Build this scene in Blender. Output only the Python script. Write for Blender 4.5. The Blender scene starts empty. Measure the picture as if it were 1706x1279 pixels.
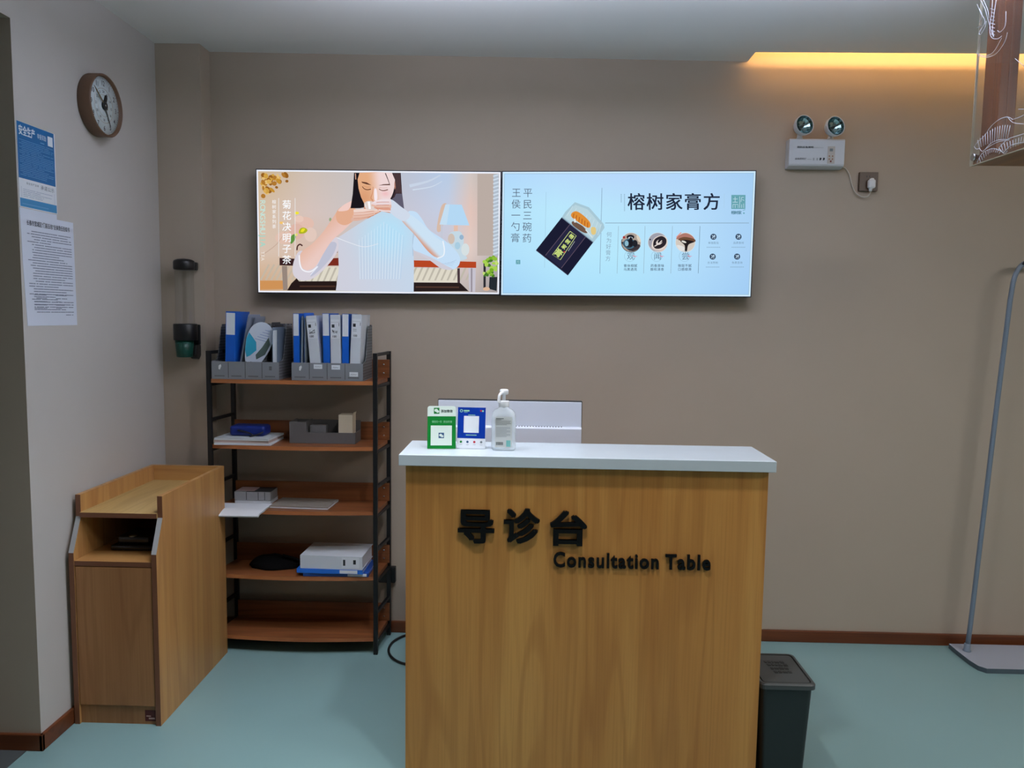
import bpy, bmesh, math, random
from mathutils import Matrix, Vector
C = bpy.context.scene.collection
rnd = random.Random(7)
R = math.radians

# ------------------------------------------------------------------ camera
SC = bpy.context.scene
cam = bpy.data.objects.new('camera', bpy.data.cameras.new('camera'))
C.objects.link(cam)
cam.data.sensor_width = 36.0
cam.data.lens = 36.0 * 1281.0 / 1706.0
cam.data.clip_start = 0.02
p_, r_, w_ = R(5.194), R(0.811), R(-1.367)
fw = Vector((math.sin(w_), math.cos(w_), 0)); rt = Vector((math.cos(w_), -math.sin(w_), 0)); up = Vector((0, 0, 1))
f2 = fw * math.cos(p_) - up * math.sin(p_); u2 = up * math.cos(p_) + fw * math.sin(p_)
r3 = rt * math.cos(r_) + u2 * math.sin(r_); u3 = u2 * math.cos(r_) - rt * math.sin(r_)
m = Matrix((r3, u3, -f2)).transposed().to_4x4()
m.translation = Vector((0, 0, 1.55))
cam.matrix_world = m
SC.camera = cam

# ------------------------------------------------------------------ world, exposure, lamps
wd = bpy.data.worlds.new('world'); SC.world = wd; wd.use_nodes = True
wd.node_tree.nodes['Background'].inputs[0].default_value = (0.55, 0.72, 1.0, 1)
wd.node_tree.nodes['Background'].inputs[1].default_value = 0.03
SC.view_settings.view_transform = 'Standard'
SC.view_settings.look = 'None'
SC.view_settings.exposure = 0.0
SC.view_settings.gamma = 1.0
SC.view_settings.use_curve_mapping = False

def area(name, loc, rot, sx, sy, power, col, spread=None):
    l = bpy.data.lights.new(name, 'AREA'); l.shape = 'RECTANGLE'; l.size = sx; l.size_y = sy
    l.energy = power; l.color = col
    if spread: l.spread = R(spread)
    o = bpy.data.objects.new(name, l); C.objects.link(o); o.location = loc; o.rotation_euler = rot
    return o
COOL = (0.86, 0.94, 1.0)
area('ceiling_panel_lamp', (2.9, 0.9, 2.66), (0, 0, 0), 1.6, 0.6, 50, (1.03, 1.0, 0.98))
area('ceiling_panel_lamp', (0.9, -1.5, 2.66), (0, 0, 0), 1.2, 0.6, 5, (1, 1, 1))
area('downward_area_light', (0.1, 1.8, 2.66), (0, 0, 0), 0.12, 0.12, 10, (1.0, 1.0, 1.0), 140)
area('downward_area_light', (-0.7, 2.2, 2.66), (0, 0, 0), 0.4, 0.4, 4.9, (0.97, 1.0, 1.06), 75)  # added to brighten the floor on the left; no known fitting there
area('added_ceiling_fill', (0.9, 2.45, 2.55), (R(180), 0, 0), 1.2, 0.08, 11.0, (0.92, 1.0, 1.30))  # added fill aimed up to brighten the ceiling; no real fitting behind it
area('added_ceiling_fill', (-0.35, 2.45, 2.55), (R(180), 0, 0), 1.0, 0.08, 18.5, (0.94, 1.0, 1.26))  # likewise added, brightens the ceiling further left
area('cove_strip_lamp', (2.45, 3.365, 2.744), (R(90), 0, 0), 2.95, 0.03, 7.0, (1.75, 0.98, 0.34))

# ------------------------------------------------------------------ materials
def lin(c):
    c = c / 255.0
    return c / 12.92 if c <= 0.04045 else ((c + 0.055) / 1.055) ** 2.4
def rgb(r, g, b): return (lin(r), lin(g), lin(b), 1.0)
MATS = {}
def mat(name, col, rough=0.5, metal=0.0, spec=0.5, noise=0.0, nscale=40, bump=0.0, trans=0.0, coat=0.0):
    if name in MATS: return MATS[name]
    mt = bpy.data.materials.new(name); mt.use_nodes = True
    nt = mt.node_tree; b = nt.nodes['Principled BSDF']
    b.inputs['Base Color'].default_value = col
    b.inputs['Roughness'].default_value = rough
    b.inputs['Metallic'].default_value = metal
    b.inputs['Specular IOR Level'].default_value = spec
    b.inputs['Transmission Weight'].default_value = trans
    b.inputs['Coat Weight'].default_value = coat
    if noise or bump:
        tc = nt.nodes.new('ShaderNodeTexCoord'); n = nt.nodes.new('ShaderNodeTexNoise')
        n.inputs['Scale'].default_value = nscale; n.inputs['Detail'].default_value = 5
        nt.links.new(tc.outputs['Object'], n.inputs['Vector'])
        if noise:
            mr = nt.nodes.new('ShaderNodeMapRange')
            mr.inputs['To Min'].default_value = 1 - noise; mr.inputs['To Max'].default_value = 1 + noise
            nt.links.new(n.outputs['Fac'], mr.inputs['Value'])
            mx = nt.nodes.new('ShaderNodeMix'); mx.data_type = 'RGBA'; mx.blend_type = 'MULTIPLY'
            mx.inputs['Factor'].default_value = 1
            mx.inputs[6].default_value = col
            nt.links.new(mr.outputs['Result'], mx.inputs[7])
            nt.links.new(mx.outputs[2], b.inputs['Base Color'])
        if bump:
            bp = nt.nodes.new('ShaderNodeBump'); bp.inputs['Strength'].default_value = bump
            bp.inputs['Distance'].default_value = 0.002
            nt.links.new(n.outputs['Fac'], bp.inputs['Height'])
            nt.links.new(bp.outputs['Normal'], b.inputs['Normal'])
    MATS[name] = mt
    return mt
def wood(name, c1, c2, c3, axis='z', rough=0.4, scale=1.0):
    mt = bpy.data.materials.new(name); mt.use_nodes = True
    nt = mt.node_tree; b = nt.nodes['Principled BSDF']; b.inputs['Roughness'].default_value = rough
    b.inputs['Specular IOR Level'].default_value = 0.35
    tc = nt.nodes.new('ShaderNodeTexCoord')
    def noise(across, along, detail, dist=0.0):
        mp = nt.nodes.new('ShaderNodeMapping')
        s = [across * scale] * 3; s['xyz'.index(axis)] = along * scale
        mp.inputs['Scale'].default_value = s
        nt.links.new(tc.outputs['Object'], mp.inputs['Vector'])
        n = nt.nodes.new('ShaderNodeTexNoise'); n.inputs['Scale'].default_value = 1
        n.inputs['Detail'].default_value = detail; n.inputs['Distortion'].default_value = dist
        nt.links.new(mp.outputs['Vector'], n.inputs['Vector'])
        return n.outputs['Fac']
    def mapr(x, a, bb, lo, hi):
        r = nt.nodes.new('ShaderNodeMapRange')
        r.inputs['From Min'].default_value = a; r.inputs['From Max'].default_value = bb
        r.inputs['To Min'].default_value = lo; r.inputs['To Max'].default_value = hi
        nt.links.new(x, r.inputs['Value']); return r.outputs['Result']
    def mix(f, a, bb, mode='MIX'):
        x = nt.nodes.new('ShaderNodeMix'); x.data_type = 'RGBA'; x.blend_type = mode
        nt.links.new(f, x.inputs['Factor']) if not isinstance(f, float) else setattr(x.inputs['Factor'], 'default_value', f)
        for i, v in ((6, a), (7, bb)):
            if isinstance(v, tuple): x.inputs[i].default_value = v
            else: nt.links.new(v, x.inputs[i])
        return x.outputs[2]
    broad = mapr(noise(7, 0.55, 3, 0.6), 0.3, 0.7, 0, 1)
    col = mix(broad, c1, c2)
    # ring figure: bands of a distorted noise
    fig = noise(9, 0.7, 1.5, 0.3)
    mm = nt.nodes.new('ShaderNodeMath'); mm.operation = 'MULTIPLY'; mm.inputs[1].default_value = 34
    nt.links.new(fig, mm.inputs[0])
    sn = nt.nodes.new('ShaderNodeMath'); sn.operation = 'SINE'; nt.links.new(mm.outputs[0], sn.inputs[0])
    col = mix(mapr(sn.outputs[0], 0.2, 1.0, 0, 0.32), col, c3)
    col = mix(mapr(noise(150, 3.0, 4), 0.45, 0.75, 0, 0.35), col, c3)
    nt.links.new(col, b.inputs['Base Color'])
    MATS[name] = mt
    return mt
def emit_attr(name, strength):
    mt = bpy.data.materials.new(name); mt.use_nodes = True
    nt = mt.node_tree; nt.nodes.remove(nt.nodes['Principled BSDF'])
    a = nt.nodes.new('ShaderNodeAttribute'); a.attribute_name = 'Col'
    e = nt.nodes.new('ShaderNodeEmission'); e.inputs['Strength'].default_value = strength
    nt.links.new(a.outputs['Color'], e.inputs['Color'])
    nt.links.new(e.outputs[0], nt.nodes['Material Output'].inputs[0])
    return mt
def clear(name, tint, gloss_rough=0.04, body=0.0, bodycol=(0.8, 0.85, 0.85, 1), ior=1.45, fac=0.6):
    mt = bpy.data.materials.new(name); mt.use_nodes = True
    nt = mt.node_tree; nt.nodes.remove(nt.nodes['Principled BSDF'])
    t = nt.nodes.new('ShaderNodeBsdfTransparent'); t.inputs[0].default_value = tint
    g = nt.nodes.new('ShaderNodeBsdfGlossy'); g.inputs['Roughness'].default_value = gloss_rough
    d = nt.nodes.new('ShaderNodeBsdfDiffuse'); d.inputs[0].default_value = bodycol
    lw = nt.nodes.new('ShaderNodeLayerWeight'); lw.inputs[0].default_value = 0.5
    pw = nt.nodes.new('ShaderNodeMath'); pw.operation = 'POWER'; pw.inputs[1].default_value = 4.0; nt.links.new(lw.outputs['Facing'], pw.inputs[0])
    f = nt.nodes.new('ShaderNodeMath'); f.operation = 'MULTIPLY_ADD'; f.inputs[1].default_value = fac; f.inputs[2].default_value = 0.035; nt.links.new(pw.outputs[0], f.inputs[0])
    m1 = nt.nodes.new('ShaderNodeMixShader'); m1.inputs[0].default_value = body
    nt.links.new(t.outputs[0], m1.inputs[1]); nt.links.new(d.outputs[0], m1.inputs[2])
    m2 = nt.nodes.new('ShaderNodeMixShader'); nt.links.new(f.outputs[0], m2.inputs[0])
    nt.links.new(m1.outputs[0], m2.inputs[1]); nt.links.new(g.outputs[0], m2.inputs[2])
    nt.links.new(m2.outputs[0], nt.nodes['Material Output'].inputs[0])
    MATS[name] = mt
    return mt

WALL = mat('wall paint', rgb(176, 161, 144), 0.75, noise=0.03, nscale=3.0, bump=0.05)
WALL_LIT = mat('wall paint with light added', rgb(188, 183, 178), 0.75, noise=0.03, nscale=3.0, bump=0.05)  # wall paint made lighter and cooler; bluish light on the left wall is in the colour
CEIL = mat('ceiling paint', rgb(236, 235, 233), 0.85)
FLOOR = mat('floor vinyl', rgb(130, 163, 163), 0.33, noise=0.06, nscale=2.2, bump=0.02)
CARPET = mat('corridor floor', rgb(70, 74, 74), 0.7)
OAK = wood('oak laminate', rgb(196, 150, 92), rgb(178, 128, 74), rgb(150, 100, 56), 'z', 0.38)
OAKY = wood('oak laminate along y', rgb(194, 165, 108), rgb(180, 148, 92), rgb(152, 118, 70), 'y', 0.38)
OAKX = wood('oak laminate along x', rgb(196, 150, 92), rgb(180, 132, 78), rgb(152, 104, 60), 'x', 0.38)
OAKF = wood('golden oak laminate', rgb(212, 154, 82), rgb(194, 132, 66), rgb(158, 98, 46), 'z', 0.38)
OAKD = wood('oak laminate door', rgb(172, 122, 78), rgb(158, 108, 68), rgb(132, 86, 52), 'z', 0.4)
EDGE = mat('brown edge band', rgb(118, 74, 50), 0.45)
GREYEDGE = mat('grey edge band', rgb(165, 165, 165), 0.4)
WALNUT = wood('walnut board', rgb(150, 92, 54), rgb(120, 70, 40), rgb(84, 46, 25), 'x', 0.4)
WALEDGE = wood('walnut front edge', rgb(186, 120, 72), rgb(168, 102, 60), rgb(136, 78, 44), 'x', 0.4)
SKIRT = wood('skirting wood', rgb(116, 64, 34), rgb(98, 52, 28), rgb(66, 36, 20), 'x', 0.35)
BLACKM = mat('black steel', rgb(22, 22, 24), 0.45, spec=0.4)
WHITESTONE = mat('white stone', rgb(196, 206, 212), 0.25, noise=0.03, nscale=12)
BLACK = mat('black plastic', rgb(16, 16, 18), 0.4)
LETTER = mat('black acrylic', rgb(7, 7, 8), 0.5, spec=0.25)
WHITEP = mat('white plastic', rgb(225, 226, 228), 0.4)
GREYP = mat('grey plastic', rgb(128, 131, 136), 0.5)
GREYD = mat('dark grey plastic', rgb(72, 70, 70), 0.5)
PAPER = mat('white paper', rgb(228, 232, 238), 0.8)
BLUE = mat('blue plastic', rgb(20, 92, 190), 0.35)
BLUED = mat('dark blue plastic', rgb(16, 40, 120), 0.4)
CHROME = mat('chrome', rgb(200, 205, 208), 0.12, metal=1.0)

# ------------------------------------------------------------------ mesh helpers
class MB:
    def __init__(self): self.v = []; self.f = []; self.m = []; self.s = []
    def add(self, vs, fs, mi=0, M=None, smooth=False):
        n = len(self.v)
        for v in vs:
            v = Vector(v)
            self.v.append(M @ v if M is not None else v)
        for f in fs:
            self.f.append([i + n for i in f]); self.m.append(mi); self.s.append(smooth)
        return self
    def bm(self, b, mi=0, M=None, smooth=False):
        b.verts.index_update()
        self.add([v.co.copy() for v in b.verts], [[v.index for v in f.verts] for f in b.faces], mi, M, smooth)
        b.free(); return self
    def box(self, x0, x1, y0, y1, z0, z1, mi=0, bev=0.0, M=None, seg=2):
        b = bmesh.new()
        bmesh.ops.create_cube(b, size=1)
        for v in b.verts:
            v.co = Vector(((x0 + x1) / 2 + v.co.x * (x1 - x0), (y0 + y1) / 2 + v.co.y * (y1 - y0), (z0 + z1) / 2 + v.co.z * (z1 - z0)))
        if bev: bmesh.ops.bevel(b, geom=list(b.edges), offset=bev, segments=seg, profile=0.5, affect='EDGES')
        return self.bm(b, mi, M)
    def prism(self, poly, axis, a, b_, mi=0, bev=0.0, M=None, mside=None):
        """poly in the two other axes (in xyz order), extruded along axis from a to b_"""
        b = bmesh.new()
        def P(u, w, t):
            return {'x': (t, u, w), 'y': (u, t, w), 'z': (u, w, t)}[axis]
        lo = [b.verts.new(P(u, w, a)) for u, w in poly]; hi = [b.verts.new(P(u, w, b_)) for u, w in poly]
        b.faces.new(lo); b.faces.new(list(reversed(hi)))
        n = len(poly)
        for i in range(n): b.faces.new((lo[(i + 1) % n], lo[i], hi[i], hi[(i + 1) % n]))
        bmesh.ops.recalc_face_normals(b, faces=list(b.faces))
        if bev: bmesh.ops.bevel(b, geom=list(b.edges), offset=bev, segments=2, profile=0.5, affect='EDGES')
        return self.bm(b, mi, M)
    def lathe(self, prof, c, seg=32, mi=0, M=None, axis='z', smooth=True, cap=True):
        vs = []; fs = []
        for r, h in prof:
            for k in range(seg):
                t = 2 * math.pi * k / seg
                a, bb = r * math.cos(t), r * math.sin(t)
                p = {'z': (a, bb, h), 'x': (h, a, bb), 'y': (bb, h, a)}[axis]
                vs.append((p[0] + c[0], p[1] + c[1], p[2] + c[2]))
        for i in range(len(prof) - 1):
            for k in range(seg):
                k2 = (k + 1) % seg
                fs.append((i * seg + k, i * seg + k2, (i + 1) * seg + k2, (i + 1) * seg + k))
        if cap:
            if prof[0][0] > 1e-5: fs.append(tuple(reversed(range(seg))))
            if prof[-1][0] > 1e-5: fs.append(tuple(range((len(prof) - 1) * seg, len(prof) * seg)))
        return self.add(vs, fs, mi, M, smooth)
    def tube(self, pts, r, seg=10, mi=0, closed=False, M=None):
        pts = [Vector(p) for p in pts]; n = len(pts); vs = []; fs = []
        prev = None
        for i, p in enumerate(pts):
            a = pts[(i - 1) % n] if (closed or i > 0) else p
            bb = pts[(i + 1) % n] if (closed or i < n - 1) else p
            d = (bb - a).normalized()
            if prev is None:
                u = d.cross(Vector((0, 0, 1)))
                if u.length < 0.1: u = d.cross(Vector((0, 1, 0)))
            else: u = prev - d * prev.dot(d)
            u.normalize(); prev = u; w = d.cross(u)
            for k in range(seg):
                t = 2 * math.pi * k / seg
                vs.append(p + (u * math.cos(t) + w * math.sin(t)) * r)
        for i in range(n if closed else n - 1):
            for k in range(seg):
                k2 = (k + 1) % seg; j = (i + 1) % n
                fs.append((i * seg + k, i * seg + k2, j * seg + k2, j * seg + k))
        if not closed:
            fs.append(tuple(reversed(range(seg)))); fs.append(tuple(range((n - 1) * seg, n * seg)))
        return self.add(vs, fs, mi, M, True)
    def build(self, name, mats, parent=None, base=None):
        me = bpy.data.meshes.new(name)
        off = base if base is not None else Vector((0, 0, 0))
        q = parent
        while q is not None: off = off + q.location; q = q.parent
        me.from_pydata([tuple(v - off) for v in self.v], [], self.f)
        if not isinstance(mats, (list, tuple)): mats = [mats]
        for x in mats: me.materials.append(x)
        me.polygons.foreach_set('material_index', self.m)
        me.polygons.foreach_set('use_smooth', self.s)
        me.update()
        o = bpy.data.objects.new(name, me); C.objects.link(o)
        if parent is not None: o.parent = parent
        if base is not None: o.location = base
        return o

def thing(name, label, cat, loc, group=None):
    o = bpy.data.objects.new(name, None); C.objects.link(o)
    o.location = Vector(loc); o.empty_display_size = 0.05
    return tag(o, label, cat, group)
def tag(o, label, cat, group=None):
    o['label'] = label; o['category'] = cat
    if group: o['group'] = group
    return o
def struct(o): o['kind'] = 'structure'; return o
def single(mb, name, mats, label, cat, base, group=None):
    return tag(mb.build(name, mats, None, Vector(base)), label, cat, group)

def catmull(pts, n=6, closed=False):
    out = []; N = len(pts)
    rng = range(N if closed else N - 1)
    for i in rng:
        g = lambda k: Vector(pts[k % N]) if closed else Vector(pts[max(0, min(N - 1, k))])
        p0, p1, p2, p3 = g(i - 1), g(i), g(i + 1), g(i + 2)
        for j in range(n):
            t = j / n
            out.append(0.5 * ((2 * p1) + (p2 - p0) * t + (2 * p0 - 5 * p1 + 4 * p2 - p3) * t * t + (3 * p1 - p0 - 3 * p2 + p3) * t ** 3))
    if not closed: out.append(Vector(pts[-1]))
    return out
def glyphs(s, bold=0.0, extrude=0.0, spacing=1.0, res=3):
    if bold > 0.005 and any(ord(ch) > 255 for ch in s):   # dense characters: overstrike instead of swelling the outline
        v0, f0 = glyphs(s, 0.0, extrude, spacing, res); vs = []; fs = []
        for dx, dy in ((-1, -1), (1, -1), (1, 1), (-1, 1), (0, 0)):
            n = len(vs); vs += [v + Vector((dx * bold, dy * bold * 0.7, n / len(v0) * 0.00004)) for v in v0]; fs += [[i + n for i in f] for f in f0]
        return vs, fs
    c = bpy.data.curves.new('glyph', 'FONT'); c.body = s; c.size = 1; c.offset = bold; c.extrude = extrude
    c.resolution_u = res; c.space_character = spacing
    o = bpy.data.objects.new('glyph', c)
    me = o.to_mesh()
    vs = [v.co.copy() for v in me.vertices]; fs = [list(p.vertices) for p in me.polygons]
    o.to_mesh_clear(); bpy.data.objects.remove(o); bpy.data.curves.remove(c)
    return vs, fs
def fit_text(mb, s, O, U, V, x0, x1, y0, y1, mi=0, bold=0.0, depth=0.0, spacing=1.0, keep=False):
    """text filling the rectangle x0..x1, y0..y1 of the plane O + U*x + V*y, raised by depth along U x V"""
    vs, fs = glyphs(s, bold, 0.5 if depth else 0.0, spacing)
    xs = [v.x for v in vs]; ys = [v.y for v in vs]
    sx = (x1 - x0) / (max(xs) - min(xs)); sy = (y1 - y0) / (max(ys) - min(ys))
    if keep: sx = sy = min(sx, sy)
    O, U, V = Vector(O), Vector(U), Vector(V); N = U.cross(V)
    mb.add([O + U * (x0 + (v.x - min(xs)) * sx) + V * (y0 + (v.y - min(ys)) * sy) + N * ((v.z + 0.5) * depth if depth else v.z) for v in vs], fs, mi)

# ------------------------------------------------------------------ the room
XL = -1.70; YB = 3.615
def czl(x): return 2.7 - 0.0115 * (min(x, 0.957) - 0.957)
b = MB(); b.box(-1.86, 4.6, -3.2, 3.75, -0.12, 0.0)
fl = struct(b.build('floor', FLOOR))
b = MB(); b.box(-3.4, -1.862, -3.2, 3.2, -0.12, -0.001); b.box(-1.862, -1.745, 0.752, 2.525, -0.001, 0.0025)
struct(b.build('floor_corridor', CARPET))
b = MB(); b.box(-1.86, 4.6, YB, 3.77, -0.12, 2.95)
struct(b.build('wall_back', WALL))
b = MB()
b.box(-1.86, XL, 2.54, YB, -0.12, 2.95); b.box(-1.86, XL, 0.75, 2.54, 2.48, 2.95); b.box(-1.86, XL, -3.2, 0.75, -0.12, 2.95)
wl = struct(b.build('wall_left', [WALL_LIT, WALL]))
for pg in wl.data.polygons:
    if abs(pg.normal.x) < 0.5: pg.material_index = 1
b = MB(); b.box(XL, -1.497, 3.51, YB, 0, czl(-1.6))
struct(b.build('wall_pilaster', WALL))
b = MB(); b.box(4.6, 4.75, -3.2, 3.77, -0.12, 2.95)
struct(b.build('wall_right', WALL))
b = MB(); b.box(-3.5, -3.4, -3.2, 3.2, -0.12, 2.95); b.box(-3.4, -1.86, 3.1, 3.2, -0.12, 2.95)
struct(b.build('wall_corridor', WALL))
# ceiling: left half falls a little to the right; light trough cut out along the back wall on the right
b = MB()
b.prism([(-1.86, czl(-1.86)), (0.957, 2.7), (0.957, 2.95), (-1.86, 2.95)], 'y', -3.2, YB)
b.prism([(-3.2, 2.7), (3.49, 2.7), (3.49, 2.712), (3.30, 2.712), (3.30, 2.82), (YB, 2.82), (YB, 2.95), (-3.2, 2.95)], 'x', 0.957, 4.6)
b.box(-3.4, -1.86, -3.2, 3.2, 2.6, 2.95)
struct(b.build('ceiling', CEIL))
b = MB(); b.box(-1.4965, 4.6, 3.599, YB, 0, 0.056, bev=0.003); b.box(XL, -1.497, 3.495, 3.51, 0, 0.056, bev=0.003)
struct(b.build('baseboard_back', SKIRT))
b = MB(); b.box(XL, XL + 0.014, 2.526, 3.495, 0, 0.06, bev=0.003); b.box(-1.86, XL + 0.014, 2.526, 2.54, 0, 0.06, bev=0.003)
struct(b.build('baseboard_left', SKIRT))
b = MB(); b.box(0.957, 4.55, 3.357, 3.367, 2.712, 2.718)
o = b.build('light_strip_base', WHITEP); struct(o); o.name = 'trim_1'

# ------------------------------------------------------------------ reception counter
DX0, DX1, DY0, DY1 = -0.396, 0.763, 2.43, 2.665
desk = thing('consultation_counter', 'light oak reception counter with white top and raised black lettering', 'counter', (0.183, 2.55, 0))
b = MB(); b.box(DX0, DX1, DY0, DY0 + 0.025, 0, 1.064, bev=0.0008); b.build('front_panel', OAKF, desk)
for xa, xb in ((DX0, DX0 + 0.025), (DX1 - 0.025, DX1)):
    b = MB(); b.prism([(DY0 + 0.0255, 0), (3.1, 0), (3.1, 0.74), (DY1, 0.74), (DY1, 1.064), (DY0 + 0.0255, 1.064)], 'x', xa, xb)
    b.build('side_panel', OAKF, desk)
b = MB(); b.box(DX0 + 0.0255, DX1 - 0.0255, DY1 - 0.018, DY1, 0.76, 1.064); b.build('back_panel', OAKF, desk)
b = MB(); b.box(DX0, DX1, DY1 + 0.0005, 3.12, 0.741, 0.766, bev=0.001); b.build('work_surface', OAKX, desk)
b = MB(); b.box(-0.415, 0.779, 2.405, 2.683, 1.0645, 1.10, bev=0.0018); b.build('countertop', WHITESTONE, desk)
O = (0, DY0, 0); U = (1, 0, 0); V = (0, 0, 1)
for ch, bx in (('导', (-0.226, -0.108, 0.812, 0.921)), ('诊', (-0.078, 0.038, 0.814, 0.929)), ('台', (0.071, 0.190, 0.810, 0.924))):
    b = MB(); fit_text(b, ch, O, U, V, *bx, bold=0.026, depth=0.012); b.build('raised_character', LETTER, desk)
for wd_, xa, xb in (('Consultation', 0.084, 0.423), ('Table', 0.444, 0.589)):
    b = MB(); fit_text(b, wd_, O, U, V, xa, xb, 0.7375, 0.788, bold=0.022, depth=0.008, spacing=1.14)
    b.build('raised_lettering', LETTER, desk)

# ------------------------------------------------------------------ monitor behind the counter
mon = thing('computer_monitor', 'white backed computer monitor standing behind the counter', 'monitor', (-0.075, 2.93, 0.766))
b = MB(); b.box(-0.346, 0.196, 2.862, 2.885, 0.905, 1.229, bev=0.003); b.build('screen_bezel', BLACK, mon)
BACKW = mat('monitor back', rgb(205, 210, 222), 0.3)
b = MB()
b.prism([(2.8618, 0.908), (2.8618, 1.2255), (2.852, 1.2245), (2.846, 1.134), (2.834, 1.134), (2.828, 1.128), (2.826, 1.05), (2.84, 0.915)], 'x', -0.3425, 0.1925)
for k in range(24):
    x = -0.125 + k * 0.0105
    b.box(x, x + 0.004, 2.8335, 2.8405, 1.1335, 1.137, 1)
b.build('back_cover', [BACKW, GREYP], mon)
b = MB(); b.box(-0.11, -0.04, 2.885, 2.905, 0.78, 1.0, bev=0.004); b.box(-0.16, 0.01, 2.85, 3.02, 0.766, 0.779, bev=0.004); b.build('stand', WHITEP, mon)

# ------------------------------------------------------------------ pay signs and sanitiser on the counter
def card(name, label, tint, x0, x1, y, z1, tilt, yaw, hdr):
    w = x1 - x0; h = z1 - 1.10; cx = (x0 + x1) / 2
    root = thing(name, label, 'sign stand', (cx, y, 1.10))
    M = Matrix.Translation((cx, y, 1.1008)) @ Matrix.Rotation(yaw, 4, 'Z') @ Matrix.Rotation(-tilt, 4, 'X')
    def plate(bm_, a, c, d, e, mi, lift): bm_.box(a, c, -0.002 - lift, -0.0018 - lift + 0.0001, d, e, mi, M=M)
    pl = MB(); rr = 0.008; hw = w / 2
    pts = []
    for (px, pz, a0) in ((hw - rr, h - rr, 0), (-hw + rr, h - rr, 90)):
        for k in range(6): pts.append((px + rr * math.cos(R(a0 + k * 18)), pz + rr * math.sin(R(a0 + k * 18))))
    pts += [(-hw, 0), (hw, 0)]
    pl.prism(pts, 'y', -0.002, 0.002, 0, M=M)
    pl.build('plate', tint[0], root)
    ft = MB(); ft.box(-hw, hw, 0.0021, 0.0041, 0.001, 0.05, M=M)
    ft.box(-hw, hw, 0.0045, 0.05, 0.0, 0.002, M=Matrix.Translation((cx, y, 1.1002)) @ Matrix.Rotation(yaw, 4, 'Z'))
    ft.build('foot', MATS['acrylic'], root)
    pr = MB(); hdr(pr, M, hw, h, plate)
    pr.build('print', tint, root)
ACR = clear('acrylic', (0.93, 0.95, 0.96, 1), 0.03, 0.06)
GREEN = mat('green print', rgb(0, 122, 42), 0.35)
CARDW = mat('card white', rgb(214, 228, 218), 0.4)
CARDB = mat('blue print', rgb(0, 52, 158), 0.35)
DARKP = mat('dark print', rgb(40, 62, 60), 0.5)
REDP = mat('red print', rgb(190, 40, 60), 0.5)
LGRN = mat('pale print', rgb(150, 205, 165), 0.5)
def printM(M, lift): return M @ Matrix.Translation((0, -0.0022 - lift, 0))
def bubble(pr, M, cx, cz, rx, rz, mi, lift):
    n = 18
    pr.add([(cx + rx * math.cos(2 * math.pi * k / n), -0.0022 - lift, cz + rz * math.sin(2 * math.pi * k / n)) for k in range(n)], [list(range(n))], mi, M)
def rect(pr, M, x0, x1, z0, z1, mi, lift):
    y = -0.0022 - lift
    pr.add([(x0, y, z0), (x1, y, z0), (x1, y, z1), (x0, y, z1)], [(0, 1, 2, 3)], mi, M)
def txt(pr, M, s, x0, x1, z0, z1, mi, lift, bold=0.0):
    vs, fs = glyphs(s, bold); xs = [v.x for v in vs]; ys = [v.y for v in vs]
    sx = (x1 - x0) / (max(xs) - min(xs)); sz = (z1 - z0) / (max(ys) - min(ys))
    pr.add([(x0 + (v.x - min(xs)) * sx, -0.0022 - lift - v.z, z0 + (v.y - min(ys)) * sz) for v in vs], fs, mi, M)
def green_print(pr, M, hw, h, plate):
    rect(pr, M, -hw, hw, 0.001, h * 0.76, 1, 0)
    rect(pr, M, -0.026, -0.008, h - 0.026, h - 0.006, 1, 0.0001)
    bubble(pr, M, -0.0185, h - 0.0145, 0.0058, 0.005, 0, 0.0002); bubble(pr, M, -0.0135, h - 0.0185, 0.0048, 0.0042, 0, 0.0003)
    txt(pr, M, '添加微信', -0.003, 0.036, h - 0.022, h - 0.012, 2, 0.0001, 0.02)
    txt(pr, M, '微信扫一扫', -0.032, 0.0, h * 0.76 - 0.022, h * 0.76 - 0.014, 3, 0.0001)
    txt(pr, M, '添加好友', 0.005, 0.035, h * 0.76 - 0.022, h * 0.76 - 0.014, 3, 0.0001)
    rect(pr, M, -0.036, 0.034, 0.012, 0.012 + 0.066, 0, 0.0001)
    rect(pr, M, -0.010, 0.008, 0.036, 0.054, 4, 0.0002)
    bubble(pr, M, -0.003, 0.046, 0.0052, 0.0045, 0, 0.0003); bubble(pr, M, 0.002, 0.0425, 0.0043, 0.0037, 0, 0.0003)
def blue_print(pr, M, hw, h, plate):
    rect(pr, M, -hw + 0.001, hw - 0.001, h * 0.245, h - 0.001, 1, 0)
    bubble(pr, M, -0.035, h - 0.013, 0.0052, 0.0052, 3, 0.0001); bubble(pr, M, -0.035, h - 0.013, 0.003, 0.003, 1, 0.0002)
    rect(pr, M, -0.027, -0.008, h - 0.015, h - 0.010, 3, 0.0001); rect(pr, M, -0.026, -0.014, h - 0.0185, h - 0.017, 3, 0.0001)
    rect(pr, M, 0.028, 0.034, h - 0.015, h - 0.009, 2, 0.0001); rect(pr, M, 0.0345, 0.040, h - 0.0155, h - 0.010, 3, 0.0001)
    rect(pr, M, -0.012, 0.012, h - 0.0275, h - 0.0255, 3, 0.0001)
    rect(pr, M, -0.026, 0.025, h * 0.38, h * 0.38 + 0.056, 0, 0.0001)
    rect(pr, M, -0.018, 0.018, h * 0.315, h * 0.315 + 0.0025, 3, 0.0001)
    for x, mi in ((-0.034, 4), (-0.012, 5), (0.011, 2), (0.034, 6)):
        bubble(pr, M, x, 0.022, 0.004, 0.004, mi, 0.0001); rect(pr, M, x - 0.004, x + 0.004, 0.0125, 0.0135, 6, 0.0001)
GREYT = mat('grey print', rgb(120, 130, 135), 0.6); NAVY = mat('navy print', rgb(40, 80, 120), 0.5)
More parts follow.
